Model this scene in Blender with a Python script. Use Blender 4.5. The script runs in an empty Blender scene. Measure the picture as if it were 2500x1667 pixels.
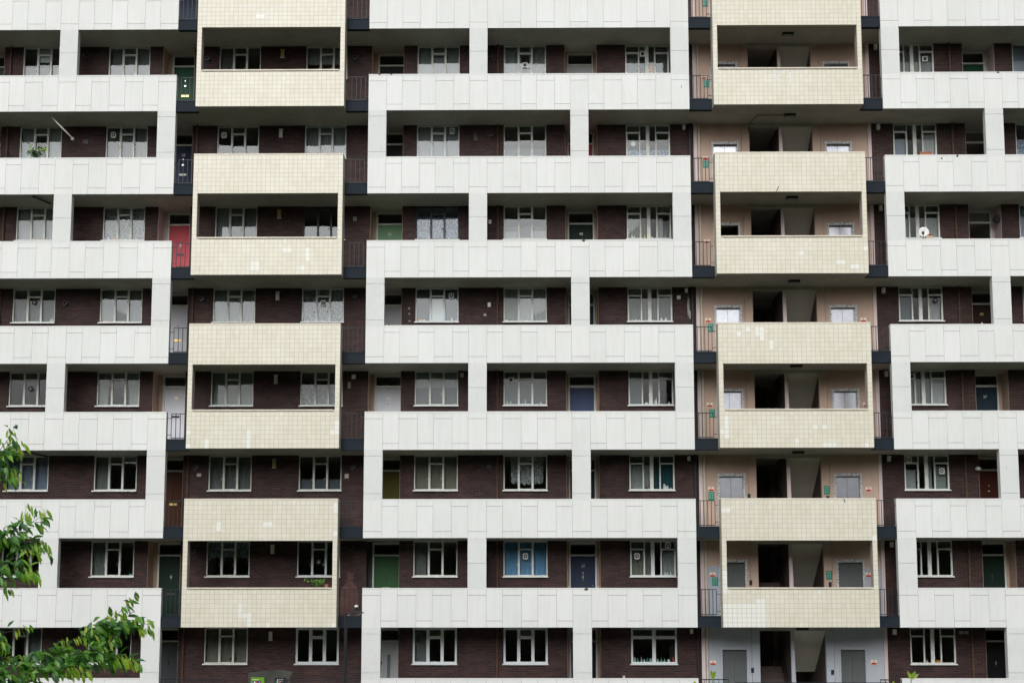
import bpy, math, random
from mathutils import Vector
R = math.radians
random.seed(7)
scene = bpy.context.scene
COL = scene.collection

# ------------------------------------------------------------------ camera
cam_d = bpy.data.cameras.new("camera"); cam = bpy.data.objects.new("camera", cam_d); COL.objects.link(cam)
cam.location = (4.976, -40.0, 2.5)
cam.rotation_euler = (R(90) + 0.1113, 0, 0.00909)
cam_d.sensor_width = 36.0
cam_d.lens = 3165.98 / 2500 * 36.0
cam_d.shift_y = 363.47 / 2500
cam_d.clip_end = 2000
scene.camera = cam

# ------------------------------------------------------------------ sky, sun, exposure
SUN_EL, SUN_AZ = 34.0, 190.0            # azimuth clockwise from +Y (facade faces -Y)
w = bpy.data.worlds.new("World"); scene.world = w; w.use_nodes = True
wn = w.node_tree.nodes; wl = w.node_tree.links
bg = wn["Background"]
sky = wn.new("ShaderNodeTexSky"); sky.sky_type = 'NISHITA'; sky.sun_disc = False
sky.sun_elevation = R(SUN_EL); sky.sun_rotation = R(SUN_AZ)
sky.air_density = 1.0; sky.dust_density = 6.0; sky.ozone_density = 1.0
hs = wn.new("ShaderNodeHueSaturation"); hs.inputs["Saturation"].default_value = 0.12
wl.new(sky.outputs[0], hs.inputs["Color"]); wl.new(hs.outputs[0], bg.inputs["Color"])
bg.inputs["Strength"].default_value = 0.10
sd = bpy.data.lights.new("sun", 'SUN'); sd.energy = 1.3; sd.angle = R(44); sd.color = (0.965, 0.995, 1.0)
so = bpy.data.objects.new("sun", sd); COL.objects.link(so)
so.rotation_euler = (R(90 - SUN_EL), 0, R(180 - SUN_AZ)); so.location = (0, -60, 60)
scene.view_settings.view_transform = 'Standard'; scene.view_settings.look = 'None'
scene.view_settings.exposure = -0.02; scene.view_settings.gamma = 1.0
scene.cycles.max_bounces = 8; scene.cycles.transparent_max_bounces = 12

# ------------------------------------------------------------------ materials
def new_mat(name):
    m = bpy.data.materials.new(name); m.use_nodes = True
    nt = m.node_tree; return m, nt, nt.nodes, nt.links, nt.nodes["Principled BSDF"]
def noise(ns, ls, scale, detail=4, vec=None, rough=.6):
    n = ns.new("ShaderNodeTexNoise"); n.inputs["Scale"].default_value = scale
    n.inputs["Detail"].default_value = detail; n.inputs["Roughness"].default_value = rough
    if vec: ls.new(vec, n.inputs["Vector"])
    return n
def ramp(ns, ls, src, stops):
    r = ns.new("ShaderNodeValToRGB"); e = r.color_ramp.elements
    e[0].position, e[0].color = stops[0][0], stops[0][1]; e[1].position, e[1].color = stops[-1][0], stops[-1][1]
    for p, c in stops[1:-1]:
        k = e.new(p); k.color = c
    ls.new(src, r.inputs[0]); return r
def mixc(ns, ls, a, b, fac, mode='MIX'):
    m = ns.new("ShaderNodeMix"); m.data_type = 'RGBA'; m.blend_type = mode
    for sock, val in (("A", a), ("B", b), ("Factor", fac)):
        s = [i for i in m.inputs if i.name == sock and i.enabled][0]
        if hasattr(val, "is_linked"): ls.new(val, s)
        elif sock == "Factor": s.default_value = val
        else: s.default_value = val if len(val) == 4 else (*val, 1)
    return [o for o in m.outputs if o.enabled][0]
def coords(ns, ls, scale=(1, 1, 1), kind="Object"):
    t = ns.new("ShaderNodeTexCoord"); mp = ns.new("ShaderNodeMapping"); mp.inputs["Scale"].default_value = scale
    ls.new(t.outputs[kind], mp.inputs["Vector"]); return mp.outputs[0]
def flatvec(ns, ls):                      # (x + y, z) so that masonry courses run round corners
    t = ns.new("ShaderNodeTexCoord"); s = ns.new("ShaderNodeSeparateXYZ"); ls.new(t.outputs["Object"], s.inputs[0])
    a = ns.new("ShaderNodeMath"); a.operation = 'ADD'; ls.new(s.outputs[0], a.inputs[0]); ls.new(s.outputs[1], a.inputs[1])
    c = ns.new("ShaderNodeCombineXYZ"); ls.new(a.outputs[0], c.inputs[0]); ls.new(s.outputs[2], c.inputs[1]); return c.outputs[0]
def g4(v, a=1): return (v, v, v, a)
def paint(name, rgb, rough=.5, var=.12, scale=3, metallic=0, bump=0, spec=.3):
    m, nt, ns, ls, p = new_mat(name); p.inputs['Specular IOR Level'].default_value = spec
    n = noise(ns, ls, scale, 5, coords(ns, ls))
    r = ramp(ns, ls, n.outputs[0], [(.3, (*[c * (1 - var) for c in rgb], 1)), (.7, (*[min(1, c * (1 + var)) for c in rgb], 1))])
    ls.new(r.outputs[0], p.inputs["Base Color"]); p.inputs["Roughness"].default_value = rough; p.inputs["Metallic"].default_value = metallic
    if bump:
        n2 = noise(ns, ls, 60, 3, coords(ns, ls)); b = ns.new("ShaderNodeBump"); b.inputs["Strength"].default_value = bump
        b.inputs["Distance"].default_value = .01; ls.new(n2.outputs[0], b.inputs["Height"]); ls.new(b.outputs[0], p.inputs["Normal"])
    return m
M = {}
def mk_white():
    m, nt, ns, ls, p = new_mat("white_cladding")
    geo = ns.new("ShaderNodeNewGeometry")
    r1 = ramp(ns, ls, geo.outputs["Random Per Island"], [(0, (.735, .745, .735, 1)), (.5, (.76, .767, .757, 1)), (1, (.78, .787, .778, 1))])
    streak = noise(ns, ls, 5, 6, coords(ns, ls, (1.6, 1, .16)), .65)
    r2 = ramp(ns, ls, streak.outputs[0], [(.45, g4(1)), (.64, (.95, .945, .925, 1)), (.80, (.82, .805, .77, 1))])
    big = noise(ns, ls, .55, 4, coords(ns, ls))
    r3 = ramp(ns, ls, big.outputs[0], [(.35, (.95, .95, .945, 1)), (.65, g4(1))])
    fine = noise(ns, ls, 9, 6, coords(ns, ls, (6, 1, .5)), .7)
    r4 = ramp(ns, ls, fine.outputs[0], [(.3, g4(.985)), (.7, g4(1))])
    c = mixc(ns, ls, r1.outputs[0], r2.outputs[0], .8, 'MULTIPLY'); c = mixc(ns, ls, c, r3.outputs[0], 1, 'MULTIPLY')
    c = mixc(ns, ls, c, r4.outputs[0], 1, 'MULTIPLY')
    spot = noise(ns, ls, 7, 3, coords(ns, ls)); r5 = ramp(ns, ls, spot.outputs[0], [(.70, g4(1)), (.78, (.80, .785, .75, 1))])
    c = mixc(ns, ls, c, r5.outputs[0], .6, 'MULTIPLY')
    ls.new(c, p.inputs["Base Color"]); p.inputs["Roughness"].default_value = .62
    b = ns.new("ShaderNodeBump"); b.inputs["Strength"].default_value = .05; b.inputs["Distance"].default_value = .01
    ls.new(fine.outputs[0], b.inputs["Height"]); ls.new(b.outputs[0], p.inputs["Normal"]); return m
M['white'] = mk_white()
def mk_tile():
    m, nt, ns, ls, p = new_mat("cream_tile")
    v = flatvec(ns, ls)
    bt = ns.new("ShaderNodeTexBrick"); bt.offset = 0; bt.squash = 1
    bt.inputs["Scale"].default_value = 1; bt.inputs["Brick Width"].default_value = .1437; bt.inputs["Row Height"].default_value = .1437
    bt.inputs["Mortar Size"].default_value = .0042; bt.inputs["Mortar Smooth"].default_value = .1; bt.inputs["Bias"].default_value = 0
    bt.inputs["Color1"].default_value = (.70, .662, .555, 1); bt.inputs["Color2"].default_value = (.745, .712, .615, 1)
    bt.inputs["Mortar"].default_value = (.41, .385, .33, 1)
    ls.new(v, bt.inputs["Vector"])
    n = noise(ns, ls, 1.2, 5, coords(ns, ls, (1, 1, .5)))
    r = ramp(ns, ls, n.outputs[0], [(.3, (.93, .915, .88, 1)), (.62, g4(1))])
    c = mixc(ns, ls, bt.outputs["Color"], r.outputs[0], 1, 'MULTIPLY')
    n2 = noise(ns, ls, 6, 4, coords(ns, ls, (1, 1, .25)))
    r2 = ramp(ns, ls, n2.outputs[0], [(.6, g4(1)), (.8, (.86, .82, .72, 1))]); c = mixc(ns, ls, c, r2.outputs[0], .8, 'MULTIPLY')
    ls.new(c, p.inputs["Base Color"]); p.inputs["Roughness"].default_value = .33
    p.inputs["Specular IOR Level"].default_value = .35
    b = ns.new("ShaderNodeBump"); b.invert = True; b.inputs["Strength"].default_value = .4; b.inputs["Distance"].default_value = .004
    ls.new(bt.outputs["Fac"], b.inputs["Height"]); ls.new(b.outputs[0], p.inputs["Normal"]); return m
M['tile'] = mk_tile()
def mk_brick(name, c1, c2, mort):
    m, nt, ns, ls, p = new_mat(name); v = flatvec(ns, ls)
    def bricks(bw, ms):
        bt = ns.new("ShaderNodeTexBrick"); bt.offset = .5
        bt.inputs["Scale"].default_value = 1; bt.inputs["Brick Width"].default_value = bw; bt.inputs["Row Height"].default_value = .075
        bt.inputs["Mortar Size"].default_value = ms; bt.inputs["Mortar Smooth"].default_value = .2; bt.inputs["Bias"].default_value = -.1
        bt.inputs["Color1"].default_value = (*c1, 1); bt.inputs["Color2"].default_value = (*c2, 1); bt.inputs["Mortar"].default_value = (*[x * .8 for x in mort], 1)
        ls.new(v, bt.inputs["Vector"]); return bt
    bt = bricks(.225, .004); bed = bricks(90, .0055)
    nm = noise(ns, ls, 2.4, 6, coords(ns, ls, (.7, 1, 2.0)), .75)
    rm = ramp(ns, ls, nm.outputs[0], [(.42, (*[x * .42 for x in mort], 1)), (.60, (*mort, 1)), (.76, (*[x * 1.6 for x in mort], 1))])
    nb = noise(ns, ls, 1.7, 6, coords(ns, ls)); rb = ramp(ns, ls, nb.outputs[0], [(.3, g4(.62)), (.7, g4(1.3))])
    c = mixc(ns, ls, bt.outputs["Color"], rb.outputs[0], 1, 'MULTIPLY')
    c = mixc(ns, ls, c, rm.outputs[0], bed.outputs["Fac"])
    ns3 = noise(ns, ls, 14, 3, coords(ns, ls)); r3 = ramp(ns, ls, ns3.outputs[0], [(.72, g4(0)), (.80, g4(1))])
    c = mixc(ns, ls, c, (.14, .12, .115, 1), r3.outputs[0])
    ls.new(c, p.inputs["Base Color"]); p.inputs["Roughness"].default_value = .7; p.inputs["Specular IOR Level"].default_value = .3
    b = ns.new("ShaderNodeBump"); b.invert = True; b.inputs["Strength"].default_value = .5; b.inputs["Distance"].default_value = .006
    ls.new(bt.outputs["Fac"], b.inputs["Height"]); ls.new(b.outputs[0], p.inputs["Normal"]); return m
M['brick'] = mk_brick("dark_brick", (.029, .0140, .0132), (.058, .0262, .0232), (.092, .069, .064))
M['brick_red'] = mk_brick("red_brick", (.085, .034, .030), (.115, .05, .043), (.18, .13, .12))
def mk_plaster(name, rgb, var=.1):
    m, nt, ns, ls, p = new_mat(name)
    n = noise(ns, ls, 1.3, 6, coords(ns, ls)); a = ramp(ns, ls, n.outputs[0], [(.3, (*[c * (1 - var) for c in rgb], 1)), (.7, (*[c * (1 + var) for c in rgb], 1))])
    n2 = noise(ns, ls, 12, 5, coords(ns, ls, (1, 1, .3))); r2 = ramp(ns, ls, n2.outputs[0], [(.58, g4(1)), (.8, g4(.8))])
    c = mixc(ns, ls, a.outputs[0], r2.outputs[0], 1, 'MULTIPLY'); ls.new(c, p.inputs["Base Color"]); p.inputs["Roughness"].default_value = .75; p.inputs['Specular IOR Level'].default_value = .2
    n3 = noise(ns, ls, 90, 2, coords(ns, ls)); b = ns.new("ShaderNodeBump"); b.inputs["Strength"].default_value = .15; b.inputs["Distance"].default_value = .004
    ls.new(n3.outputs[0], b.inputs["Height"]); ls.new(b.outputs[0], p.inputs["Normal"]); return m
M['soffit'] = mk_plaster("soffit_paint", (.42, .405, .36), .16)
M['pink'] = mk_plaster("pink_plaster", (.485, .355, .285), .08)
M['pinklight'] = mk_plaster("pale_pink_plaster", (.60, .50, .49), .06)
M['greyblue'] = mk_plaster("grey_blue_plaster", (.40, .43, .47), .06)
M['blueband'] = mk_plaster("blue_grey_paint", (.36, .39, .44), .05)
M['render'] = mk_plaster("grey_render", (.075, .075, .07), .35)
M['navy'] = mk_plaster("navy_paint", (.013, .020, .028), .15)
M['conc'] = mk_plaster("raw_concrete", (.30, .29, .27), .15)
M['interior'] = mk_plaster("room_plaster", (.50, .48, .43), .1)
M['stairdark'] = mk_plaster("dark_stair_plaster", (.12, .092, .083), .12)  # pinkish stair walls and steps, coloured dark for the shade inside
M['dark'] = paint("dark_floor", (.06, .05, .045), .8)
M['joint'] = paint("panel_joint", (.20, .20, .195), .9)
M['whitepillar'] = mk_plaster("white_cladding_weathered", (.685, .695, .685), .035)
M['newtile'] = paint("white_tile", (.785, .78, .725), .3, .03)
M['coping'] = paint("cream_coping", (.68, .62, .52), .5, .1)
M['frame'] = paint("off_white_frame", (.64, .66, .61), .5, .12, 6)
M['upvc'] = paint("white_upvc", (.66, .69, .71), .35, .03)
M['navyframe'] = paint("navy_frame", (.025, .032, .05), .4)
M['sill'] = paint("sill_white", (.70, .71, .69), .5, .1, 6)
M['black'] = paint("black_metal", (.016, .017, .022), .45)
M['steel'] = paint("brushed_steel", (.40, .41, .45), .26, .10, 4, 1.0)
M['brass'] = paint("brass", (.55, .40, .16), .35, .1, 8, .9)
M['chrome'] = paint("chrome", (.75, .75, .76), .2, .02, 8, 1.0)
M['whitepl'] = paint("white_plastic", (.78, .78, .76), .4, .03)
M['darkpl'] = paint("dark_plastic", (.03, .03, .035), .4)
M['pipe'] = paint("rusty_brown_pipe", (.095, .052, .034), .7, .25, 5)
M['creampipe'] = paint("cream_pipe", (.55, .48, .40), .6, .15, 5)
M['lampw'] = paint("lamp_diffuser", (.66, .65, .60), .4, .05)
M['lampy'] = paint("yellowed_diffuser", (.42, .32, .14), .5, .1)
M['terrazzo'] = None
def mk_terrazzo():
    m, nt, ns, ls, p = new_mat("speckled_terrazzo"); v = ns.new("ShaderNodeTexVoronoi"); v.inputs["Scale"].default_value = 55
    ls.new(coords(ns, ls), v.inputs["Vector"]); r = ramp(ns, ls, v.outputs["Color"], [(.25, g4(.16)), (.55, (.50, .51, .50, 1)), (.9, g4(.8))])
    ls.new(r.outputs[0], p.inputs["Base Color"]); p.inputs["Roughness"].default_value = .4; return m
M['terrazzo'] = mk_terrazzo()
def mk_glass(name, base=.0, gain=1.1, tint=(.92, .96, .95), rough=.015):
    m, nt, ns, ls, p = new_mat(name); ns.remove(p)
    t = ns.new("ShaderNodeBsdfTransparent"); t.inputs[0].default_value = (*tint, 1)
    g = ns.new("ShaderNodeBsdfGlossy"); g.inputs["Roughness"].default_value = rough; g.inputs[0].default_value = (.95, .97, 1, 1)
    lw = ns.new("ShaderNodeFresnel"); lw.inputs["IOR"].default_value = 1.5
    ma = ns.new("ShaderNodeMath"); ma.operation = 'MULTIPLY_ADD'; ma.inputs[1].default_value = gain; ma.inputs[2].default_value = base
    ls.new(lw.outputs[0], ma.inputs[0])
    mx = ns.new("ShaderNodeMixShader"); ls.new(ma.outputs[0], mx.inputs[0]); ls.new(t.outputs[0], mx.inputs[1]); ls.new(g.outputs[0], mx.inputs[2])
    ls.new(mx.outputs[0], ns["Material Output"].inputs[0]); return m
M['glass'] = mk_glass("window_glass")
def mk_cloth(name, rgb, see=.35, lace=0, stripes=True):
    m, nt, ns, ls, p = new_mat(name); ns.remove(p)
    d = ns.new("ShaderNodeBsdfDiffuse"); tr = ns.new("ShaderNodeBsdfTranslucent"); t = ns.new("ShaderNodeBsdfTransparent")
    n = noise(ns, ls, 6, 4, coords(ns, ls, (4, 1, .4))); r = ramp(ns, ls, n.outputs[0], [(.3, (*[c * .75 for c in rgb], 1)), (.7, (*rgb, 1))])
    ls.new(r.outputs[0], d.inputs[0]); ls.new(r.outputs[0], tr.inputs[0])
    a = ns.new("ShaderNodeMixShader"); a.inputs[0].default_value = .3; ls.new(d.outputs[0], a.inputs[1]); ls.new(tr.outputs[0], a.inputs[2])
    b = ns.new("ShaderNodeMixShader"); b.inputs[0].default_value = see; ls.new(a.outputs[0], b.inputs[1]); ls.new(t.outputs[0], b.inputs[2])
    if lace:
        v = ns.new("ShaderNodeTexVoronoi"); v.inputs["Scale"].default_value = lace; ls.new(coords(ns, ls), v.inputs["Vector"])
        n3 = noise(ns, ls, lace * .35, 3, coords(ns, ls))
        mm = ns.new("ShaderNodeMath"); mm.operation = 'MULTIPLY'; ls.new(v.outputs["Distance"], mm.inputs[0]); ls.new(n3.outputs[0], mm.inputs[1])
        rr = ramp(ns, ls, mm.outputs[0], [(.16, g4(see * .3)), (.30, g4(min(1, see + .45)))]); ls.new(rr.outputs[0], b.inputs[0])
    ls.new(b.outputs[0], ns["Material Output"].inputs[0]); return m
M['net'] = mk_cloth("white_net", (.72, .76, .76), .42)
M['netgrey'] = mk_cloth("grey_net", (.50, .535, .53), .46)
M['netblue'] = mk_cloth("blue_grey_net", (.44, .51, .66), .34)
M['lace'] = mk_cloth("white_lace", (.72, .76, .78), .22, 26)
M['blind'] = mk_cloth("pale_blind", (.48, .54, .52), .2)
M['blindw'] = mk_cloth("white_blind", (.55, .57, .57), .12)
M['board'] = paint("white_board", (.52, .54, .53), .5, .03)
M['skyblue'] = mk_cloth("sky_blue_cloth", (.24, .47, .74), .05)
M['teal'] = mk_cloth("teal_cloth", (.05, .14, .17), .12)
M['browncloth'] = mk_cloth("brown_grey_cloth", (.38, .36, .30), .16)
M['greycloth'] = mk_cloth("dim_grey_cloth", (.32, .345, .335), .26)
M['frost'] = mk_cloth("frosted_film", (.30, .345, .375), .40)  # frosted film, and pale sheets that paint reflected sky
M['frostlace'] = mk_cloth("patterned_film", (.48, .60, .80), .15, 18)
M['orange'] = paint("orange_card", (.42, .20, .06), .7)
def mk_leaf(name, stops):
    m, nt, ns, ls, p = new_mat(name); geo = ns.new("ShaderNodeNewGeometry")
    r = ramp(ns, ls, geo.outputs["Random Per Island"], stops); n = noise(ns, ls, 30, 2, coords(ns, ls)); r2 = ramp(ns, ls, n.outputs[0], [(.3, g4(.8)), (.7, g4(1.15))])
    c = mixc(ns, ls, r.outputs[0], r2.outputs[0], 1, 'MULTIPLY'); ls.new(c, p.inputs["Base Color"]); p.inputs["Roughness"].default_value = .42
    tr = ns.new("ShaderNodeBsdfTranslucent"); c2 = mixc(ns, ls, c, (1.5, 1.7, .6, 1), 1, 'MULTIPLY'); ls.new(c2, tr.inputs[0])
    mx = ns.new("ShaderNodeMixShader"); mx.inputs[0].default_value = .38; ls.new(p.outputs[0], mx.inputs[1]); ls.new(tr.outputs[0], mx.inputs[2])
    ls.new(mx.outputs[0], ns["Material Output"].inputs[0]); return m
M['leaf'] = mk_leaf("cherry_leaf", [(0, (.028, .095, .034, 1)), (.45, (.065, .205, .042, 1)), (.8, (.13, .32, .046, 1)), (1, (.21, .42, .06, 1))])
M['leafyoung'] = mk_leaf("young_leaf", [(0, (.20, .40, .045, 1)), (.6, (.34, .52, .06, 1)), (1, (.48, .52, .10, 1))])
M['leafdark'] = mk_leaf("pot_plant_leaf", [(0, (.02, .055, .018, 1)), (.6, (.04, .10, .03, 1)), (1, (.10, .18, .05, 1))])
M['bark'] = paint("bark", (.075, .055, .045), .85, .3, 20)
M['terracotta'] = paint("terracotta", (.40, .16, .09), .8, .15)
M['grass'] = paint("lawn_green", (.055, .085, .03), .9, .3, 2)
M['paving'] = mk_plaster("paving", (.10, .10, .095), .15)
M['asphalt'] = paint("asphalt", (.055, .055, .055), .9, .2, 8)
M['farwood'] = paint("far_foliage", (.045, .07, .03), .9, .5, .6)
def col(name, rgb, rough=.45, var=.08): 
    if name not in M: M[name] = paint(name, rgb, rough, var)
    return M[name]

# ------------------------------------------------------------------ mesh helper
WORLD = {}
class MB:
    def __init__(s): s.v = []; s.f = []; s.m = []
    def quad(s, pts, mi=0):
        n = len(s.v); s.v += [tuple(p) for p in pts]; s.f.append(tuple(range(n, n + len(pts)))); s.m.append(mi); return s
    def box(s, x0, x1, y0, y1, z0, z1, mi=0):
        n = len(s.v)
        s.v += [(x0, y0, z0), (x1, y0, z0), (x1, y1, z0), (x0, y1, z0), (x0, y0, z1), (x1, y0, z1), (x1, y1, z1), (x0, y1, z1)]
        for q in ((0, 1, 5, 4), (1, 2, 6, 5), (2, 3, 7, 6), (3, 0, 4, 7), (4, 5, 6, 7), (3, 2, 1, 0)):
            s.f.append(tuple(n + i for i in q)); s.m.append(mi)
        return s
    def prism(s, pts, y0, y1, mi=0):          # polygon in x,z pushed along y
        k = len(pts); n = len(s.v)
        s.v += [(x, y0, z) for x, z in pts] + [(x, y1, z) for x, z in pts]
        s.f.append(tuple(n + i for i in range(k))); s.m.append(mi)
        s.f.append(tuple(n + k + i for i in reversed(range(k)))); s.m.append(mi)
        for i in range(k):
            j = (i + 1) % k; s.f.append((n + j, n + i, n + k + i, n + k + j)); s.m.append(mi)
        return s
    def tube(s, pts, r, n=6, mi=0, cap=True):
        pts = [Vector(p) for p in pts]; rr = r if isinstance(r, (list, tuple)) else [r] * len(pts); rings = []
        for i, p in enumerate(pts):
            d = (pts[min(i + 1, len(pts) - 1)] - pts[max(i - 1, 0)]).normalized()
            a = Vector((0, 0, 1)) if abs(d.z) < .9 else Vector((1, 0, 0)); u = d.cross(a).normalized(); v = d.cross(u)
            b = len(s.v)
            for k in range(n):
                t = 2 * math.pi * k / n; s.v.append(tuple(p + (u * math.cos(t) + v * math.sin(t)) * rr[i]))
            rings.append(b)
        for a, b in zip(rings, rings[1:]):
            for k in range(n):
                s.f.append((a + k, a + (k + 1) % n, b + (k + 1) % n, b + k)); s.m.append(mi)
        if cap:
            s.f.append(tuple(rings[0] + k for k in reversed(range(n)))); s.m.append(mi)
            s.f.append(tuple(rings[-1] + k for k in range(n))); s.m.append(mi)
        return s
    def lathe(s, prof, c, n=10, axis='z', mi=0):
        base = len(s.v)
        for r, h in prof:
            for k in range(n):
                t = 2 * math.pi * k / n; a, b = r * math.cos(t), r * math.sin(t)
                s.v.append((c[0] + a, c[1] + b, c[2] + h) if axis == 'z' else (c[0] + a, c[1] + h, c[2] + b))
        for i in range(len(prof) - 1):
            for k in range(n):
                q = (base + i * n + k, base + i * n + (k + 1) % n, base + (i + 1) * n + (k + 1) % n, base + (i + 1) * n + k)
                s.f.append(q if axis == 'z' else q[::-1]); s.m.append(mi)
        s.f.append(tuple(base + k for k in range(n))); s.m.append(mi)
        s.f.append(tuple(base + (len(prof) - 1) * n + k for k in range(n))); s.m.append(mi)
        return s
    def build(s, name, mats, parent=None, origin=(0, 0, 0), smooth=False):
        if not isinstance(mats, (list, tuple)): mats = [mats]
        me = bpy.data.meshes.new(name); ox, oy, oz = origin
        me.from_pydata([(x - ox, y - oy, z - oz) for x, y, z in s.v], [], s.f)
        for m in mats: me.materials.append(M[m] if isinstance(m, str) else m)
        if len(mats) > 1: me.polygons.foreach_set("material_index", s.m)
        if smooth: me.polygons.foreach_set("use_smooth", [True] * len(me.polygons))
        me.update()
        o = bpy.data.objects.new(name, me); COL.objects.link(o)
        return place(o, parent, origin)
def place(o, parent, origin):
    WORLD[o] = Vector(origin); o.location = origin
    if parent is not None:
        o.parent = parent; o.location = Vector(origin) - WORLD[parent]
    return o
def tag(o, label=None, cat=None, group=None, kind=None):
    if label: o["label"] = label
    if cat: o["category"] = cat
    if group: o["group"] = group
    if kind: o["kind"] = kind
    return o
def empty(name, loc, label, cat, group=None):
    o = bpy.data.objects.new(name, None); COL.objects.link(o); o.empty_display_size = .3
    place(o, None, loc); return tag(o, label, cat, group)
def text_part(name, txt, size, x, y, z, mat, parent):      # lettering facing -Y, centred at x, baseline z
    cu = bpy.data.curves.new(name, 'FONT'); cu.body = txt; cu.size = size; cu.align_x = 'CENTER'; cu.extrude = .003
    tmp = bpy.data.objects.new(name, cu); me = bpy.data.meshes.new_from_object(tmp); bpy.data.objects.remove(tmp)
    for v in me.vertices: v.co = (v.co.x, -v.co.z, v.co.y)
    me.materials.append(M[mat]); o = bpy.data.objects.new(name, me); COL.objects.link(o); return place(o, parent, (x, y, z))

# ------------------------------------------------------------------ ground, and an unseen tree belt added to darken low panes and storeys
def sheet(name, x0, x1, y0, y1, z, mat):
    return tag(MB().quad([(x0, y0, z), (x1, y0, z), (x1, y1, z), (x0, y1, z)]).build(name, mat), kind='structure')
sheet('ground', -300, 300, -300, 300, -.012, 'grass')
sheet('pavement', -60, 70, -6, 12, -.004, 'paving')
wood = MB()
for i in range(500):
    x = -110 + 230 * random.random(); y = -60 - 14 * random.random(); r = 2.8 + 2.8 * random.random(); z = 1.5 + 14.0 * random.random()
    n, k = 9, 7; b = len(wood.v)
    for j in range(k):
        ph = math.pi * (j + .5) / k
        for q in range(n):
            t = 2 * math.pi * q / n; f = r * (.8 + .4 * random.random())
            wood.v.append((x + f * math.sin(ph) * math.cos(t), y + f * math.sin(ph) * math.sin(t), z + f * math.cos(ph)))
    for j in range(k - 1):
        for q in range(n):
            wood.f.append((b + j * n + q, b + (j + 1) * n + q, b + (j + 1) * n + (q + 1) % n, b + j * n + (q + 1) % n)); wood.m.append(0)
tag(wood.build('woodland', 'farwood'), 'dark belt of park trees facing the flats, mirrored dimly in lower windows', 'trees', kind='stuff')

# ------------------------------------------------------------------ the apartment building
SH = 2.75                                   # storey height
W, N = .57737, .50316                       # wide and narrow cladding panels
PT = 1.21                                   # parapet height above slab underside
WY = 1.25                                   # depth of the gallery: plane of the back wall
XL, XR = -6.208, 16.493                     # inner ends of the left and right white blocks
BW = 10 * W + 9 * N
LB0, RB1 = XL - BW, XR + BW
def SB(k): return 22 - SH * k               # underside of slab k (soffit of storey k)
B = empty('apartment_building', (5.15, 0, 0), "long slab block of flats with white clad galleries and cream tiled bays", 'building')
def part(mb, name, mats, parent=None, origin=None, smooth=False):
    p = parent or B
    return mb.build(name, mats, p, origin if origin is not None else WORLD[p], smooth)

# slabs (their undersides are the grey soffits) and an unseen top slab added to block light
for k in range(-1, 9):
    z = SB(k); mb = MB()
    mb.box(LB0, RB1, .06, 5.0, z, z + .2)
    for x0, x1 in ((-5.48, -.738), (11.03, 15.772)): mb.box(x0 + .1, x1 - .1, -.30, .06, z + .001, z + .19)
    part(mb, 'floor_slab' if k >= 0 else 'roof_slab', 'soffit')
# rear and party walls, gable ends
mb = MB(); mb.box(LB0, RB1, 5.0, 5.2, -.1, 24.95); part(mb, 'rear_wall', 'interior')
for s in range(-1, 8):
    for x in (-14.0, -12.1, -9.6, -7.35, -5.75, -3.0, -.35, 1.25, 3.6, 6.15, 7.65, 10.2, 16.7, 19.3, 20.85, 24.5):
        part(MB().box(x - .06, x + .06, 1.49, 4.99, SB(s + 1) + .2, SB(s)), 'party_wall', 'interior')
for x0, x1 in ((LB0 - .25, LB0), (RB1, RB1 + .25)):
    part(MB().box(x0, x1, .1, 5.2, -.1, 24.95), 'gable_wall', 'brick')

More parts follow.
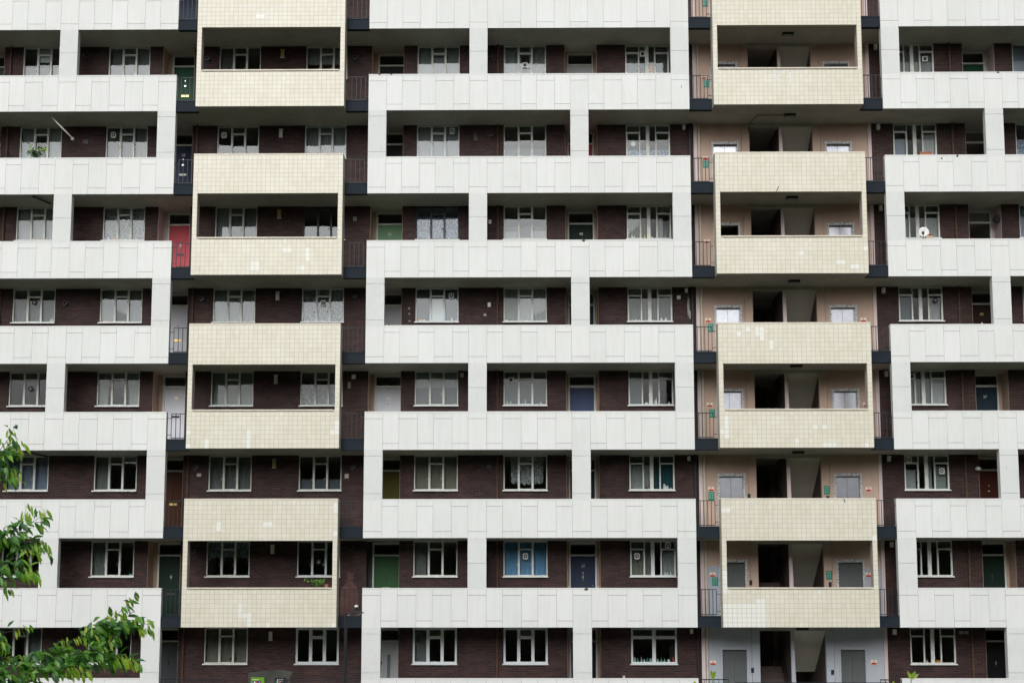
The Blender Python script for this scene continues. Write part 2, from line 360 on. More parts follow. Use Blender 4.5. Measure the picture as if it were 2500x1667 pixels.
# white clad galleries
def panel_x(i): return ((i + 1) // 2) * W + (i // 2) * N
def clad_box(mb, x0, x1, z0, z1, lo, hi, y0=0.0, y1=.018):
    mb.box(x0 + lo, x1 - hi, y0, y1, z0, z1)
GJ = .0032
def gallery(x_of, k, name_parent):
    z = SB(k); even = k % 2 == 0
    mb = MB(); top = z + PT - .045
    for i in range(19):
        a, b = sorted((x_of(i), x_of(i + 1))); wide = i % 2 == 0
        a += GJ * (i > 0 or True); b -= GJ
        if i == 0 or i == 18:                         # outer edges stay flush with the end
            if min(x_of(0), x_of(19)) == a - GJ: a -= GJ
            if max(x_of(0), x_of(19)) == b + GJ: b += GJ
        if wide != even: cut = z + PT - .228          # short piece at the top
        else: cut = z + .2                            # short piece at the bottom
        mb.box(a, b, 0, .02, z, cut - GJ * 1.7); mb.box(a, b, 0, .02, cut + GJ * 1.7, top)
    x0, x1 = sorted((x_of(0), x_of(19)))
    back = MB().box(x0 + .002, x1 - .002, .02, .17, z + .003, top - .002)
    o = part(mb, 'white_parapet', 'white')
    part(back, 'parapet_core', 'joint' , o)
    inner = MB().box(x0 + .003, x1 - .003, .171, .178, z + .21, top - .003); part(inner, 'parapet_lining', 'white', o)
    # end returns
    [part(MB().box(xe - .001, xe + .001, .022, .176, z, top), 'parapet_return', 'whitepillar', o) for xe in (x0, x1)]
    c = MB()
    if k < 8 or True:
        spans = []
        cols_above = ([0, 12] if even else [6, 18])   # pillars standing on this parapet
        edges = [0.0]
        for i in cols_above: edges += [i, i + 1]
        segs = []; last = 0
        for i in cols_above:
            if i > last: segs.append((last, i))
            last = i + 1
        if last < 19: segs.append((last, 19))
        if k == 0: segs = [(0, 19)] 
        for a, b in segs:
            p, q = sorted((x_of(a), x_of(b))); c.box(p, q, -.006, .19, top + .004, z + PT)
    part(c, 'coping', 'white', o)
    # pillars hanging below this parapet
    if k < 8:
        for i in ([6, 18] if even else [0, 12]):
            a, b = sorted((x_of(i), x_of(i + 1))); zt, zb = z, SB(k + 1) + PT - .045
            pm = MB()
            if even: cuts = [zb, zb + (zt - zb) * .5 , zt]; cuts = [zb, (zt + .2 + zb - .183) / 2, zt]
            else:
                lo, hi = SB(k + 1) + .2, z + PT - .228; step = (hi - lo) / 3; cuts = [zb, lo + step, lo + 2 * step, zt]
            cuts = [c_ for c_ in cuts if zb <= c_ <= zt]
            for p, q in zip(cuts, cuts[1:]):
                pm.box(a, b, 0, .019, p + (GJ * 1.7 if p != zb else 0), q - (GJ * 1.7 if q != zt else 0))
            pm.box(a + .001, b - .001, .0195, .22, zb, zt, 1)
            part(pm, 'pillar', ['whitepillar', 'whitepillar'])
GAL = [('left', lambda i: XL - panel_x(i)), ('centre', lambda i: panel_x(i)), ('right', lambda i: XR + panel_x(i))]
def gallery_mirrored(base, sgn, k):
    # left and right blocks are mirror images of the centre block
    gallery(lambda i: base + sgn * panel_x(i), k, None)
for k in range(0, 9):
    gallery(lambda i: panel_x(i), k, None)
# in the side blocks the pillar columns swap between even and odd rows
def gallery_side(base, sgn, k):
    x_of = lambda i: base + sgn * panel_x(i)
    z = SB(k); even = k % 2 == 0
    mb = MB(); top = z + PT - .045
    for i in range(19):
        a, b = sorted((x_of(i), x_of(i + 1))); wide = i % 2 == 0
        a += GJ; b -= GJ
        if i == 0:
            if sgn > 0: a -= GJ
            else: b += GJ
        cut = z + PT - .228 if wide != even else z + .2
        mb.box(a, b, 0, .02, z, cut - GJ * 1.7); mb.box(a, b, 0, .02, cut + GJ * 1.7, top)
    x0, x1 = sorted((x_of(0), x_of(19)))
    o = part(mb, 'white_parapet', 'white')
    part(MB().box(x0 + .002, x1 - .002, .02, .17, z + .003, top - .002), 'parapet_core', 'joint', o)
    part(MB().box(x0 + .003, x1 - .003, .171, .178, z + .21, top - .003), 'parapet_lining', 'white', o)
    [part(MB().box(xe - .001, xe + .001, .022, .176, z, top), 'parapet_return', 'whitepillar', o) for xe in (x0, x1)]
    below = [0, 12] if not even else [6, 18]
    if sgn < 0: below = [0, 12] if not even else [6, 18]
    else: below = [0, 12] if even else [6, 18]
    above = [6, 18] if below == [0, 12] else [0, 12]
    if k == 0: above = []
    segs = []; last = 0
    for i in above:
        if i > last: segs.append((last, i))
        last = i + 1
    if last < 19: segs.append((last, 19))
    c = MB()
    for a, b in segs:
        p, q = sorted((x_of(a), x_of(b))); c.box(p, q, -.006, .19, top + .004, z + PT)
    part(c, 'coping', 'white', o)
    if k < 8:
        for i in below:
            a, b = sorted((x_of(i), x_of(i + 1))); zt, zb = z, SB(k + 1) + PT - .045
            pm = MB()
            if even: cuts = [zb, (zt + .2 + zb - .183) / 2, zt]
            else:
                lo, hi = SB(k + 1) + .2, z + PT - .228; step = (hi - lo) / 3; cuts = [zb, lo + step, lo + 2 * step, zt]
            for p, q in zip(cuts, cuts[1:]):
                pm.box(a, b, 0, .019, p + (GJ * 1.7 if p != zb else 0), q - (GJ * 1.7 if q != zt else 0))
            pm.box(a + .001, b - .001, .0195, .22, zb, zt, 1)
            part(pm, 'pillar', ['whitepillar', 'whitepillar'])
for k in range(0, 9):
    gallery_side(XL, -1, k); gallery_side(XR, 1, k)

# cream tiled balcony bays, two storeys each
T = .1437
NEW = {('L', 0): [(13, 2), (14, 2)],
       ('L', 3): [(20, 5), (21, 5), (25, 5), (25, 4), (25, 3), (13, 2), (14, 2), (13, 1), (14, 1), (24, 1)],
       ('L', 5): [(0, 3), (0, 0), (4, 1), (4, 0), (13, 3), (13, 2), (13, 1), (13, 0), (32, 5), (32, 4), (32, 3), (31, 3)],
       ('L', 6): [(7, 3), (7, 2), (17, 3), (18, 3), (32, 7), (32, 6), (32, 1)],
       ('L', 7): [(12, 4), (12, 3), (12, 2), (13, 2), (14, 2), (14, 1), (14, 0), (18, 0), (32, 0)],
       ('R', 3): [(18, 4), (26, 2), (27, 2), (29, 1), (30, 1), (32, 5)],
       ('R', 4): [(6, 7), (8, 7), (9, 7), (8, 6), (9, 6), (4, 6), (9, 5), (11, 4), (11, 3)],
       ('R', 5): [(1, 6), (1, 5), (1, 4), (1, 3), (0, 3), (1, 2), (20, 4), (22, 4), (16, 1), (22, 0), (23, 0), (24, 0), (31, 0)],
       ('R', 6): [(0, 6), (1, 6), (31, 8), (32, 0)],
       ('R', 7): [(i, j) for i in range(9) for j in range(5)] + [(7, 5), (8, 5)] + [(0, j) for j in range(7, 12)]}
YF = -.36
for side, x0 in (('L', -5.48), ('R', 11.03)):
    x1 = x0 + 33 * T
    for ke in (0, 2, 4, 6):
        zt, zm, ko = SB(ke) + PT - .02, SB(ke) - .11, ke + 1
        zl, zb = SB(ko) + PT, SB(ko)
        mb = MB(); pw = T
        mb.box(x0, x1, YF, YF + .1, zm, zt - .05)                 # upper parapet
        mb.box(x0, x1, YF, YF + .1, zb, zl - .045)                 # lower parapet
        mb.box(x0, x0 + pw, YF, YF + .1, zl - .045, zm); mb.box(x1 - pw, x1, YF, YF + .1, zl - .045, zm)
        for xa in (x0, x1 - .1):                                   # side cheeks
            mb.box(xa, xa + .1, YF + .1, .09, zb, zt - .05)
        tb = part(mb, 'tiled_balcony', 'tile', None, (x0, YF, zb))
        # pink inner faces of the cheeks and inner face of the parapets
        li = MB(); li.box(x0 + .1, x0 + .106, YF + .1, .09, zb + .2, zm); li.box(x1 - .106, x1 - .1, YF + .1, .09, zb + .2, zm)
        li.box(x0 + .1, x0 + pw + .001, YF + .1, YF + .106, zl, zm); li.box(x1 - pw - .001, x1 - .1, YF + .1, YF + .106, zl, zm)
        li.box(x0 + .107, x1 - .107, YF + .1, YF + .107, zb + .2, zl - .05); li.box(x0 + .107, x1 - .107, YF + .1, YF + .107, SB(ke) + .2, zt - .06)
        part(li, 'inner_plaster', 'pinklight', tb)
        cp = MB(); n = 10; seg = (x1 - x0 + .004) / n
        for i in range(n):                                          # top coping tiles
            cp.box(x0 - .002 + seg * i + .003, x0 - .002 + seg * (i + 1) - .003, YF - .004, YF + .112, zt - .048, zt)
        for xa in (x0 - .003, x1 - .11): cp.box(xa, xa + .113, YF + .114, .092, zt - .048, zt)
        a, b = x0 + pw + .03, x1 - pw - .03; seg = (b - a) / n
        for i in range(n): cp.box(a + seg * i + .003, a + seg * (i + 1) - .003, YF - .035, YF + .13, zl - .043, zl, 0)
        cp.box(x0 + .001, a, YF + .004, YF + .1, zl - .044, zl - .001); cp.box(b, x1 - .001, YF + .004, YF + .1, zl - .044, zl - .001)
        part(cp, 'coping', 'coping', tb)
        for kk, zbase in ((ke, zm), (ko, zb)):
            todo = {(i, j) for i, j in NEW.get((side, kk), []) if zbase + (j + 1) * T <= (zt - .05 if kk == ke else (zl - .045 if 0 < i < 32 else 1e9))}
            while todo:                                            # one part per patch of touching new tiles
                grp = [todo.pop()]; nt_ = MB()
                for i, j in grp:
                    for q in ((i + 1, j), (i - 1, j), (i, j + 1), (i, j - 1)):
                        if q in todo: todo.discard(q); grp.append(q)
                    nt_.box(x0 + i * T + .004, x0 + (i + 1) * T - .004, YF - .002, YF + .01, zbase + j * T + .004, zbase + (j + 1) * T - .004)
                part(nt_, 'replacement_tile', 'newtile', tb)
        part(MB().box(x0 + .1, x1 - .1, YF + .1, .06, zm + .0, SB(ke) - .001) if False else MB().box(x0 + .101, x1 - .101, YF + .101, -.30, zm + .002, SB(ke) + .19), 'lintel', 'soffit', tb)

# navy slab edges and black railings in the gaps
GAPS = [(XL, -5.48), (-.738, 0), (BW, 11.03), (15.772, XR)]
for k in range(0, 8):
    for gi, (x0, x1) in enumerate(GAPS):
        z = SB(k)
        part(MB().box(x0 + .002, x1 - .002, .035, .19, z - .004, z + .32).box(x0 + .002, x1 - .002, .025, .2, z + .32, z + .355), 'slab_edge', 'navy')
        r = MB(); zt, zb = z + 1.163, z + .395; yy = .11
        off = .13 if gi in (0, 2) else .05
        a, b = (x0 + off, x1 - .04) if gi == 0 else (x0 + .04, x1 - (.12 if gi in (1, 2) else .05))
        for zz in (zt, zb): r.box(a, b, yy - .012, yy + .012, zz - .011, zz + .011)
        nb = 5 if gi in (0, 1) else 6
        for i in range(nb):
            x = a + (b - a) * i / (nb - 1); r.box(x - .009, x + .009, yy - .009, yy + .009, zb, zt)
        for zz in (zt - .14, zb + .1): r.box(x0, a, yy - .008, yy + .008, zz - .008, zz + .008); r.box(b, x1, yy - .008, yy + .008, zz - .008, zz + .008)
        for i in (1, nb - 2):
            x = a + (b - a) * i / (nb - 1); r.box(x - .008, x + .008, yy - .008, yy + .008, z + .35, zb)
        part(r, 'railing', 'black')

# back wall of every storey: brick piers and spandrels between the openings
OPEN = [('D', -13.55, -12.33), ('W', -11.70, -10.31), ('W', -8.84, -7.46), ('D', -7.02, -5.97), ('W', -5.145, -3.765), ('W', -2.245, -.875),
        ('D', -.05, 1.01), ('W', 1.46, 2.86), ('W', 4.33, 5.73), ('D', 6.35, 7.41), ('W', 8.36, 9.81),
        ('X', 10.58, 16.42), ('W', 17.15, 18.58), ('D', 19.52, 20.58), ('W', 21.17, 22.57)]
WH = 1.165
for s in range(-1, 8):
    C, F = SB(s), SB(s + 1) + .2; mb = MB(); x = LB0
    for t, a, b in OPEN:
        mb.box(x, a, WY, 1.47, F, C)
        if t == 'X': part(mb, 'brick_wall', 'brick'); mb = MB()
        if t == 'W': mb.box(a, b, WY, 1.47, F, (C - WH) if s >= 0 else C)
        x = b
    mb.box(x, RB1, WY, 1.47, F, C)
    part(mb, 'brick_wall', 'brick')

# ---------------------------------------------------------------- windows
ORD = ['top', 'second', 'third', 'fourth', 'fifth', 'sixth', 'seventh', 'ground']
def storey_name(s): return "ground storey" if s == 7 else ("top storey" if s == 0 else ORD[s] + " storey from top")
WIN = {'L1': (-11.70, -10.31, 'T'), 'L2': (-8.84, -7.46, 'T'), 'W1': (-5.145, -3.765, 'T'), 'W2': (-2.245, -.875, 'T'),
       'C1': (1.46, 2.86, 'T'), 'C2': (4.33, 5.73, 'T'), 'C3': (8.36, 9.81, 'Q'), 'R1': (17.15, 18.58, 'Q'), 'R2': (21.17, 22.57, 'T')}
WNAME = {'L1': 'leftmost window', 'L2': 'second window from left', 'W1': 'left window of left cream bay', 'W2': 'right window of left cream bay',
         'C1': 'left window of central white block', 'C2': 'middle window of central white block', 'C3': 'four-light window of central block',
         'R1': 'four-light window of right block', 'R2': 'window at right photo edge'}
GY = 1.315
def window(key, s, fm='frame', kind=None):
    x0, x1, kd = WIN[key]; kind = kind or kd; C = SB(s); zt, zb = C - .006, C - WH + .035; w = x1 - x0
    fr = MB(); y0, y1 = 1.272, 1.34
    def bar(a, b, lo, hi, d=0): fr.box(a, b, y0 - d, y1, lo, hi)
    gl = MB()
    def pane(a, b, lo, hi):                          # no two panes hang quite parallel
        q, u = random.uniform(-.006, .006), random.uniform(-.004, .004); gl.quad([(a, GY + u, lo), (b, GY - u, lo), (b, GY - u + q, hi), (a, GY + u + q, hi)])
    if kind == 'U':                      # modern triple: thick plastic frame
        e = .065; bar(x0, x1, zt - e, zt); bar(x0, x1, zb, zb + e); bar(x0, x0 + e, zb + e, zt - e); bar(x1 - e, x1, zb + e, zt - e)
        m1, m2 = x0 + .345 * w, x0 + .665 * w; t = .05
        for m in (m1, m2): bar(m - t, m + t, zb + e, zt - e, .003)
        zc = zt - .30; bar(m1 + t, m2 - t, zc - .05, zc + .05, .001)
        ins = .03
        pane(x0 + e, m1 - t, zb + e, zt - e); pane(m2 + t, x1 - e, zb + e, zt - e); pane(m1 + t, m2 - t, zb + e, zc - .05); pane(m1 + t, m2 - t, zc + .05, zt - e)
    elif kind == 'V':                    # modern two-light with top vents
        e = .06; bar(x0, x1, zt - e, zt); bar(x0, x1, zb, zb + e); bar(x0, x0 + e, zb + e, zt - e); bar(x1 - e, x1, zb + e, zt - e)
        m = (x0 + x1) / 2; t = .055; zc = zt - .30; bar(m - t, m + t, zb + e, zt - e, .003)
        for a, b in ((x0 + e, m - t), (m + t, x1 - e)): bar(a, b, zc - .05, zc + .05, .001); pane(a, b, zb + e, zc - .05); pane(a, b, zc + .05, zt - e)
    else:
        e = .032; bar(x0, x1, zt - e, zt); bar(x0, x1, zb, zb + e + .008); bar(x0, x0 + e, zb + e, zt - e); bar(x1 - e, x1, zb + e, zt - e)
        zc = zt - .265
        if kind == 'T':
            m1, m2 = x0 + .345 * w, x0 + .668 * w; t = .026
            for m in (m1, m2): bar(m - t, m + t, zb + e, zt - e, .003)
            a, b = m1 + t, m2 - t; q = .014
            bar(a, b, zc - .024, zc + .024, .002)
            bar(a, a + q, zb + e, zc - .024, -.006); bar(b - q, b, zb + e, zc - .024, -.006); bar(a + q, b - q, zb + e, zb + e + .02, -.006)
            bar(a, a + .01, zc + .024, zt - e, -.006); bar(b - .01, b, zc + .024, zt - e, -.006)
            pane(x0 + e, m1 - t, zb + e, zt - e); pane(a, b, zb + e, zc); pane(a, b, zc, zt - e); pane(m2 + t, x1 - e, zb + e, zt - e)
            for xx, sg in ((m1 - .05, 1), (b - .05, 1)):
                if (s + len(key) + int(xx * 7)) % 3: fr.prism([(xx - .03, zb + .34), (xx + .025, zb + .395), (xx + .025, zb + .41), (xx - .03, zb + .355)], 1.262, 1.27)
        else:
            f = [0, .305, .325, .455, .535, .665, .685, 1.0]; X = [x0 + v * w for v in f]; t = .014
            bar(X[1], X[2], zb + e, zt - e, .002); bar(X[5], X[6], zb + e, zt - e, .002); bar(X[3] + .012, X[4] - .012, zb + e, zt - e, .005)
            bar(X[3], X[3] + .012, zb + e, zt - e, .001); bar(X[4] - .012, X[4], zb + e, zt - e, .001)
            for a, b in ((x0 + e, X[1]), (X[6], x1 - e)):
                bar(a, b, zc - .024, zc + .024, .003); bar(a, a + .016, zb + e, zc - .024, -.006); bar(b - .016, b, zb + e, zc - .024, -.006)
                pane(a, b, zb + e, zc); pane(a, b, zc, zt - e)
            pane(X[2], X[3], zb + e, zt - e); pane(X[4], X[5], zb + e, zt - e)
    o = part(fr, 'window', fm, None, (x0, WY, C))
    part(gl, 'pane', 'glass', o)
    sl = MB().box(x0 - .035, x1 + .02, 1.175, 1.271, zb - .038, zb - .003).box(x0 + .003, x1 - .003, 1.341, 1.56, zb - .03, zb + .012)
    part(sl, 'sill', 'upvc' if kind in 'UV' else 'sill', o)
    return o
def fan(o, key, s, fx, fz, shape='round'):          # extractor fan set in a pane
    x0, x1, _ = WIN[key]; x = x0 + fx * (x1 - x0); z = SB(s) - WH * (1 - fz); mb = MB()
    if shape == 'square': 
        r = .085; mb.box(x - r, x + r, 1.262, 1.31, z - r, z + r); mb.box(x - r * .62, x + r * .62, 1.258, 1.262, z - r * .62, z + r * .62, 1)
    elif shape == 'round':
        r = .088; n = 20
        pts = [(x + r * math.copysign(abs(math.cos(t)) ** .55, math.cos(t)), z + r * 1.15 * math.copysign(abs(math.sin(t)) ** .55, math.sin(t))) for t in [2 * math.pi * i / n for i in range(n)]]
        mb.prism(pts, 1.27, 1.312); mb.lathe([(.06, 0), (.056, -.012), (.02, -.014)], (x, 1.27, z), 16, 'y', 1); mb.lathe([(.03, -.016), (.026, -.022)], (x, 1.27, z), 12, 'y', 0)
    else:                                            # dark grille
        mb.lathe([(.085, 0), (.08, -.03), (.03, -.035)], (x, 1.30, z), 16, 'y', 1); mb.lathe([(.022, -.036), (.02, -.045)], (x, 1.30, z), 10, 'y', 0)
    part(mb, 'extractor_fan', ['whitepl', 'darkpl'], o)
def curtain(key, s, mat, desc, fa=0.0, fb=1.0, top=1.0, bot=0.0, pleat=.02, wave=.07, hem=None, y=1.445, cat='curtain', name=None):
    x0, x1, _ = WIN[key]; a, b = x0 + .02 + fa * (x1 - x0 - .04), x0 + .02 + fb * (x1 - x0 - .04)
    zt, zb = SB(s) - .03 - (1 - top) * 1.09, SB(s) - .03 - (1 - bot) * 1.09
    n = max(3, int((b - a) / .018)) if pleat else 2; mb = MB(); rows = 4; base = len(mb.v); ph = random.random() * 6
    for j in range(rows + 1):
        for i in range(n + 1):
            u = i / n; x = a + (b - a) * u; t = j / rows
            zz = zt + (zb + (hem(u) if hem else 0) - zt) * t
            yy = y + pleat * (.35 + .65 * t) * math.sin(2 * math.pi * (x - a) / wave + ph + .8 * math.sin(x * 5)) if pleat else y
            mb.v.append((x, yy, zz))
    for j in range(rows):
        for i in range(n):
            p = base + j * (n + 1) + i; mb.f.append((p, p + 1, p + n + 2, p + n + 1)); mb.m.append(0)
    o = mb.build(name or cat.replace(' ', '_'), mat, None, ((a + b) / 2, y, zb), smooth=bool(pleat))
    return tag(o, f"{desc}, {storey_name(s)}, {WNAME[key]}", cat)
BCOL = {'white': (.7, .72, .72), 'blue': (.06, .12, .35), 'green': (.08, .30, .14), 'red': (.45, .06, .05), 'yellow': (.6, .45, .05), 'clear': (.35, .40, .42), 'pink': (.55, .25, .25), 'orange': (.6, .22, .05), 'teal': (.05, .3, .33)}
def items(key, s, lst):                      # things standing on the inner sill
    x0, x1, _ = WIN[key]; z = SB(s) - WH + .035 + .012
    for fx, h, c, shape in lst:
        x = x0 + fx * (x1 - x0); mb = MB(); r = .022 + .012 * random.random(); y = 1.362 + .012 * random.random()
        if shape == 'bottle': mb.lathe([(r * .9, 0), (r, .01), (r, h * .6), (r * .4, h * .75), (r * .38, h)], (x, y, z), 10)
        elif shape == 'mug': mb.lathe([(.038, 0), (.042, .01), (.042, h)], (x, y, z), 12); mb.tube([(x + .04, y, z + h * .8), (x + .07, y, z + h * .6), (x + .042, y, z + h * .25)], .007, 6)
        elif shape == 'jar': mb.lathe([(.04, 0), (.044, .01), (.044, h * .7), (.03, h * .82), (.032, h)], (x, y, z), 12)
        elif shape == 'box': mb.box(x - .06, x + .06, y - .03, y + .03, z, z + h * .93); mb.box(x - .062, x + .062, y - .032, y + .032, z + h * .93, z + h)
        o = mb.build(shape if shape != 'box' else 'small_box', col('item_' + c, BCOL[c], .25), None, (x, y, z), smooth=False)
        tag(o, f"{c} {'small box' if shape == 'box' else shape} on sill, {storey_name(s)}, {WNAME[key]}", 'box' if shape == 'box' else shape, f"items on sill, {storey_name(s)}, {WNAME[key]}")

NOWIN = set()
spec = {}
for s in range(8):
    for key in WIN:
        fm, kd = 'frame', None
        if s == 2 and key in ('C1', 'W2'): fm = 'navyframe'
        if s == 7 and key in ('C1', 'C2', 'W2'): fm, kd = 'upvc', 'U'
        if s == 7 and key == 'C3': fm, kd = 'upvc', 'V'
        if s in (1, 3) and key in ('C1', 'W2'): fm = 'upvc'
        if s == 6 and key in ('W2', 'C3'): fm = 'upvc'
        spec[(key, s)] = window(key, s, fm, kd)
def F(key, s, fx, fz, shape='round'): fan(spec[(key, s)], key, s, fx, fz, shape)
full = dict(pleat=.012, wave=.055)
flat = dict(pleat=0)
# top storey
curtain('L1', 0, 'netgrey', 'half-height grey net curtain', bot=0, top=.45, **full); curtain('L1', 0, 'board', 'white vent board', fa=.36, fb=.66, top=.98, bot=.58, cat='board', y=1.36, **flat)
curtain('L2', 0, 'netgrey', 'thin grey net curtain', **full)
curtain('W1', 0, 'greycloth', 'dim grey curtain at left side', fa=0, fb=.3, **full)
curtain('W2', 0, 'blindw', 'white roller blind half drawn', top=1, bot=.52, cat='blind', **flat)
curtain('C1', 0, 'blind', 'pale green blind fully drawn', cat='blind', **flat)
curtain('C2', 0, 'net', 'left-hand white net drape', fa=0, fb=.42, **full); curtain('C2', 0, 'net', 'right-hand white net drape', fa=.6, fb=1, **full); curtain('C2', 0, 'netgrey', 'low net panel between two drapes', fa=.36, fb=.66, top=.5, y=1.46, **full); F('C2', 0, .5, .42, 'square')
curtain('C3', 0, 'greycloth', 'grey curtain drawn across', y=1.5, **full); curtain('C3', 0, 'orange', 'orange card standing behind glass', fa=.535, fb=.66, top=.42, bot=0, cat='card', y=1.36, **flat); F('C3', 0, .40, .74, 'square')
curtain('R1', 0, 'netgrey', 'faint grey net curtain', top=.9, **full); F('R1', 0, .80, .56, 'square')
curtain('R2', 0, 'netblue', 'blue grey curtain', fa=0, fb=.4, **full)
# second
curtain('L1', 1, 'net', 'left-hand white net drape', fa=0, fb=.3, **full); curtain('L1', 1, 'net', 'right-hand white net drape', fa=.68, fb=1, **full)
curtain('L2', 1, 'netgrey', 'translucent grey curtain', fa=.0, fb=1, **full); F('L2', 1, .17, .76)
F('W1', 1, .15, .74); curtain('W1', 1, 'frost', 'frosted low film', top=.28, cat='window film', **flat)  # low sheet paints the sky reflection at the foot of the panes
curtain('W2', 1, 'net', 'gathered white net curtain', top=1, hem=lambda u: .05 * math.sin(u * 26), **full)
curtain('C1', 1, 'net', 'white net curtain with lace hem', **full); F('C1', 1, .83, .84)
curtain('C2', 1, 'frost', 'frosted low film', top=.33, cat='window film', **flat)  # clear window; the pale low sheet stands in for reflected sky
curtain('C3', 1, 'frostlace', 'patterned low film', top=.30, cat='window film', **flat)
mbp = MB().lathe([(.085, 0), (.08, -.012), (.03, -.015)], (8.36 + .17 * 1.45, 1.36, SB(1) - .62), 18, 'y'); tag(mbp.build('wall_plate', 'whitepl', None, (8.36 + .17 * 1.45, 1.36, SB(1) - .62)), "round white plate behind glass, second storey from top, four-light window of central block", 'plate')
curtain('R1', 1, 'netblue', 'pale curtain at left side', fa=0, fb=.3, top=.62, **full); curtain('R1', 1, 'blindw', 'white board filling right casement', fa=.69, fb=.98, top=.72, cat='board', y=1.38, **flat)
curtain('R2', 1, 'frostlace', 'black and white patterned film', top=.58, cat='window film', **flat)
# third
curtain('L1', 2, 'net', 'pleated white net curtain', **full); items('L1', 2, [(.08, .10, 'pink', 'jar'), (.38, .12, 'pink', 'bottle'), (.55, .09, 'red', 'jar'), (.7, .12, 'white', 'bottle'), (.85, .1, 'pink', 'jar')])
curtain('L2', 2, 'lace', 'textured white lace curtain', **full); items('L2', 2, [(.06, .16, 'blue', 'bottle'), (.11, .13, 'white', 'bottle'), (.16, .15, 'blue', 'bottle'), (.25, .14, 'orange', 'jar'), (.29, .12, 'red', 'bottle')])
curtain('W1', 2, 'net', 'left-hand sheer net drape', fa=0, fb=.34, **full); curtain('W1', 2, 'netgrey', 'right-hand sheer net drape', fa=.34, fb=1, **full)
curtain('W2', 2, 'frost', 'pale frosted film', top=.42, cat='window film', **flat)  # pale sheet paints the light blue reflection low in the panes
curtain('C1', 2, 'frostlace', 'bright floral patterned blind', top=.74, cat='blind', **flat)
curtain('C2', 2, 'blindw', 'white card in left pane', fa=.02, fb=.3, top=.28, cat='card', **flat); curtain('C2', 2, 'blindw', 'white card in right pane', fa=.7, fb=.98, top=.3, cat='card', **flat); curtain('C2', 2, 'netgrey', 'faint grey net curtain', top=.45, y=1.5, **full)
curtain('C3', 2, 'browncloth', 'warm brown curtain at left side', fa=0, fb=.45, y=1.5, **full); items('C3', 2, [(.12, .17, 'white', 'bottle'), (.17, .15, 'white', 'bottle'), (.41, .17, 'yellow', 'bottle'), (.57, .12, 'white', 'bottle')]); curtain('C3', 2, 'net', 'white net in right casement', fa=.7, fb=1, top=.6, **full)
curtain('R1', 2, 'net', 'white net in right casement', fa=.68, fb=1, top=.68, **full); curtain('R1', 2, 'netblue', 'blue grey net at left side', fa=0, fb=.3, top=.6, **full)
curtain('R2', 2, 'netblue', 'blue net curtain', fa=0, fb=.5, **full)
# fourth
F('L1', 3, .5, .62, 'grille'); curtain('L1', 3, 'netgrey', 'thin grey blind', top=.66, **full); items('L1', 3, [(.05, .06, 'white', 'jar'), (.76, .12, 'teal', 'bottle'), (.87, .16, 'clear', 'bottle'), (.91, .2, 'white', 'bottle'), (.96, .17, 'clear', 'bottle')])
curtain('L2', 3, 'netgrey', 'pale grey net curtain', fa=0, fb=1, top=.95, **full); items('L2', 3, [(.1, .1, 'orange', 'jar'), (.16, .08, 'pink', 'jar'), (.45, .11, 'blue', 'bottle')])
curtain('W1', 3, 'blind', 'pale green curtain fully drawn', **full)
curtain('W2', 3, 'lace', 'dark patterned lace curtain', **full); F('W2', 3, .5, .58)
curtain('C1', 3, 'board', 'white board in centre casement', fa=.36, fb=.66, top=.74, cat='board', y=1.36, **flat); F('C1', 3, .83, .78); curtain('C1', 3, 'frost', 'frosted grey film', cat='window film', **flat); items('C1', 3, [(.08, .12, 'orange', 'jar'), (.14, .1, 'yellow', 'jar'), (.2, .09, 'white', 'jar'), (.72, .1, 'blue', 'jar'), (.84, .17, 'white', 'bottle'), (.94, .14, 'teal', 'bottle')])
curtain('C2', 3, 'net', 'full-width grey white net curtain', **full); items('C2', 3, [(.06, .08, 'white', 'jar'), (.14, .09, 'green', 'jar'), (.74, .10, 'green', 'bottle'), (.85, .12, 'clear', 'jar'), (.92, .1, 'clear', 'bottle')])
curtain('C3', 3, 'netgrey', 'thin grey net curtain', top=.74, **full); items('C3', 3, [(.13, .12, 'clear', 'bottle'), (.19, .11, 'white', 'bottle'), (.26, .07, 'white', 'jar'), (.76, .13, 'white', 'jar'), (.86, .13, 'white', 'jar')])
curtain('R1', 3, 'frost', 'frosted film in left casement', fa=0, fb=.3, top=.74, cat='window film', **flat); curtain('R1', 3, 'blindw', 'slatted white blind in right casement', fa=.7, fb=.98, top=.72, cat='blind', **flat); F('R1', 3, .84, .62, 'grille')
curtain('R2', 3, 'netgrey', 'grey net curtain', **full)
# fifth
F('L1', 4, .5, .52, 'grille')
curtain('L2', 4, 'blind', 'left-hand pale green curtain', fa=0, fb=.22, **full); curtain('L2', 4, 'blind', 'right-hand pale green curtain', fa=.72, fb=1, **full)
curtain('W1', 4, 'blind', 'pale slatted blind', cat='blind', **flat)
curtain('W2', 4, 'lace', 'floral patterned lace curtain', top=.66, **full)
curtain('C1', 4, 'blindw', 'white roller blind half drawn', top=1, bot=.55, cat='blind', **flat); curtain('C1', 4, 'frost', 'thin grey film', top=.54, cat='window film', **flat)
F('C2', 4, .17, .75, 'square'); curtain('C2', 4, 'frost', 'frosted blue grey film', top=.68, cat='window film', **flat); items('C2', 4, [(.08, .2, 'clear', 'bottle'), (.16, .14, 'clear', 'jar'), (.42, .16, 'blue', 'bottle'), (.5, .24, 'clear', 'bottle'), (.58, .14, 'blue', 'bottle'), (.86, .12, 'clear', 'jar')])  # the sheet gives the grey reflection in the lower panes
curtain('C3', 4, 'frost', 'frosted film in left casement', fa=0, fb=.3, top=.7, cat='window film', **flat); items('C3', 4, [(.4, .1, 'white', 'mug'), (.58, .2, 'clear', 'bottle'), (.62, .26, 'white', 'bottle'), (.9, .12, 'white', 'bottle')])
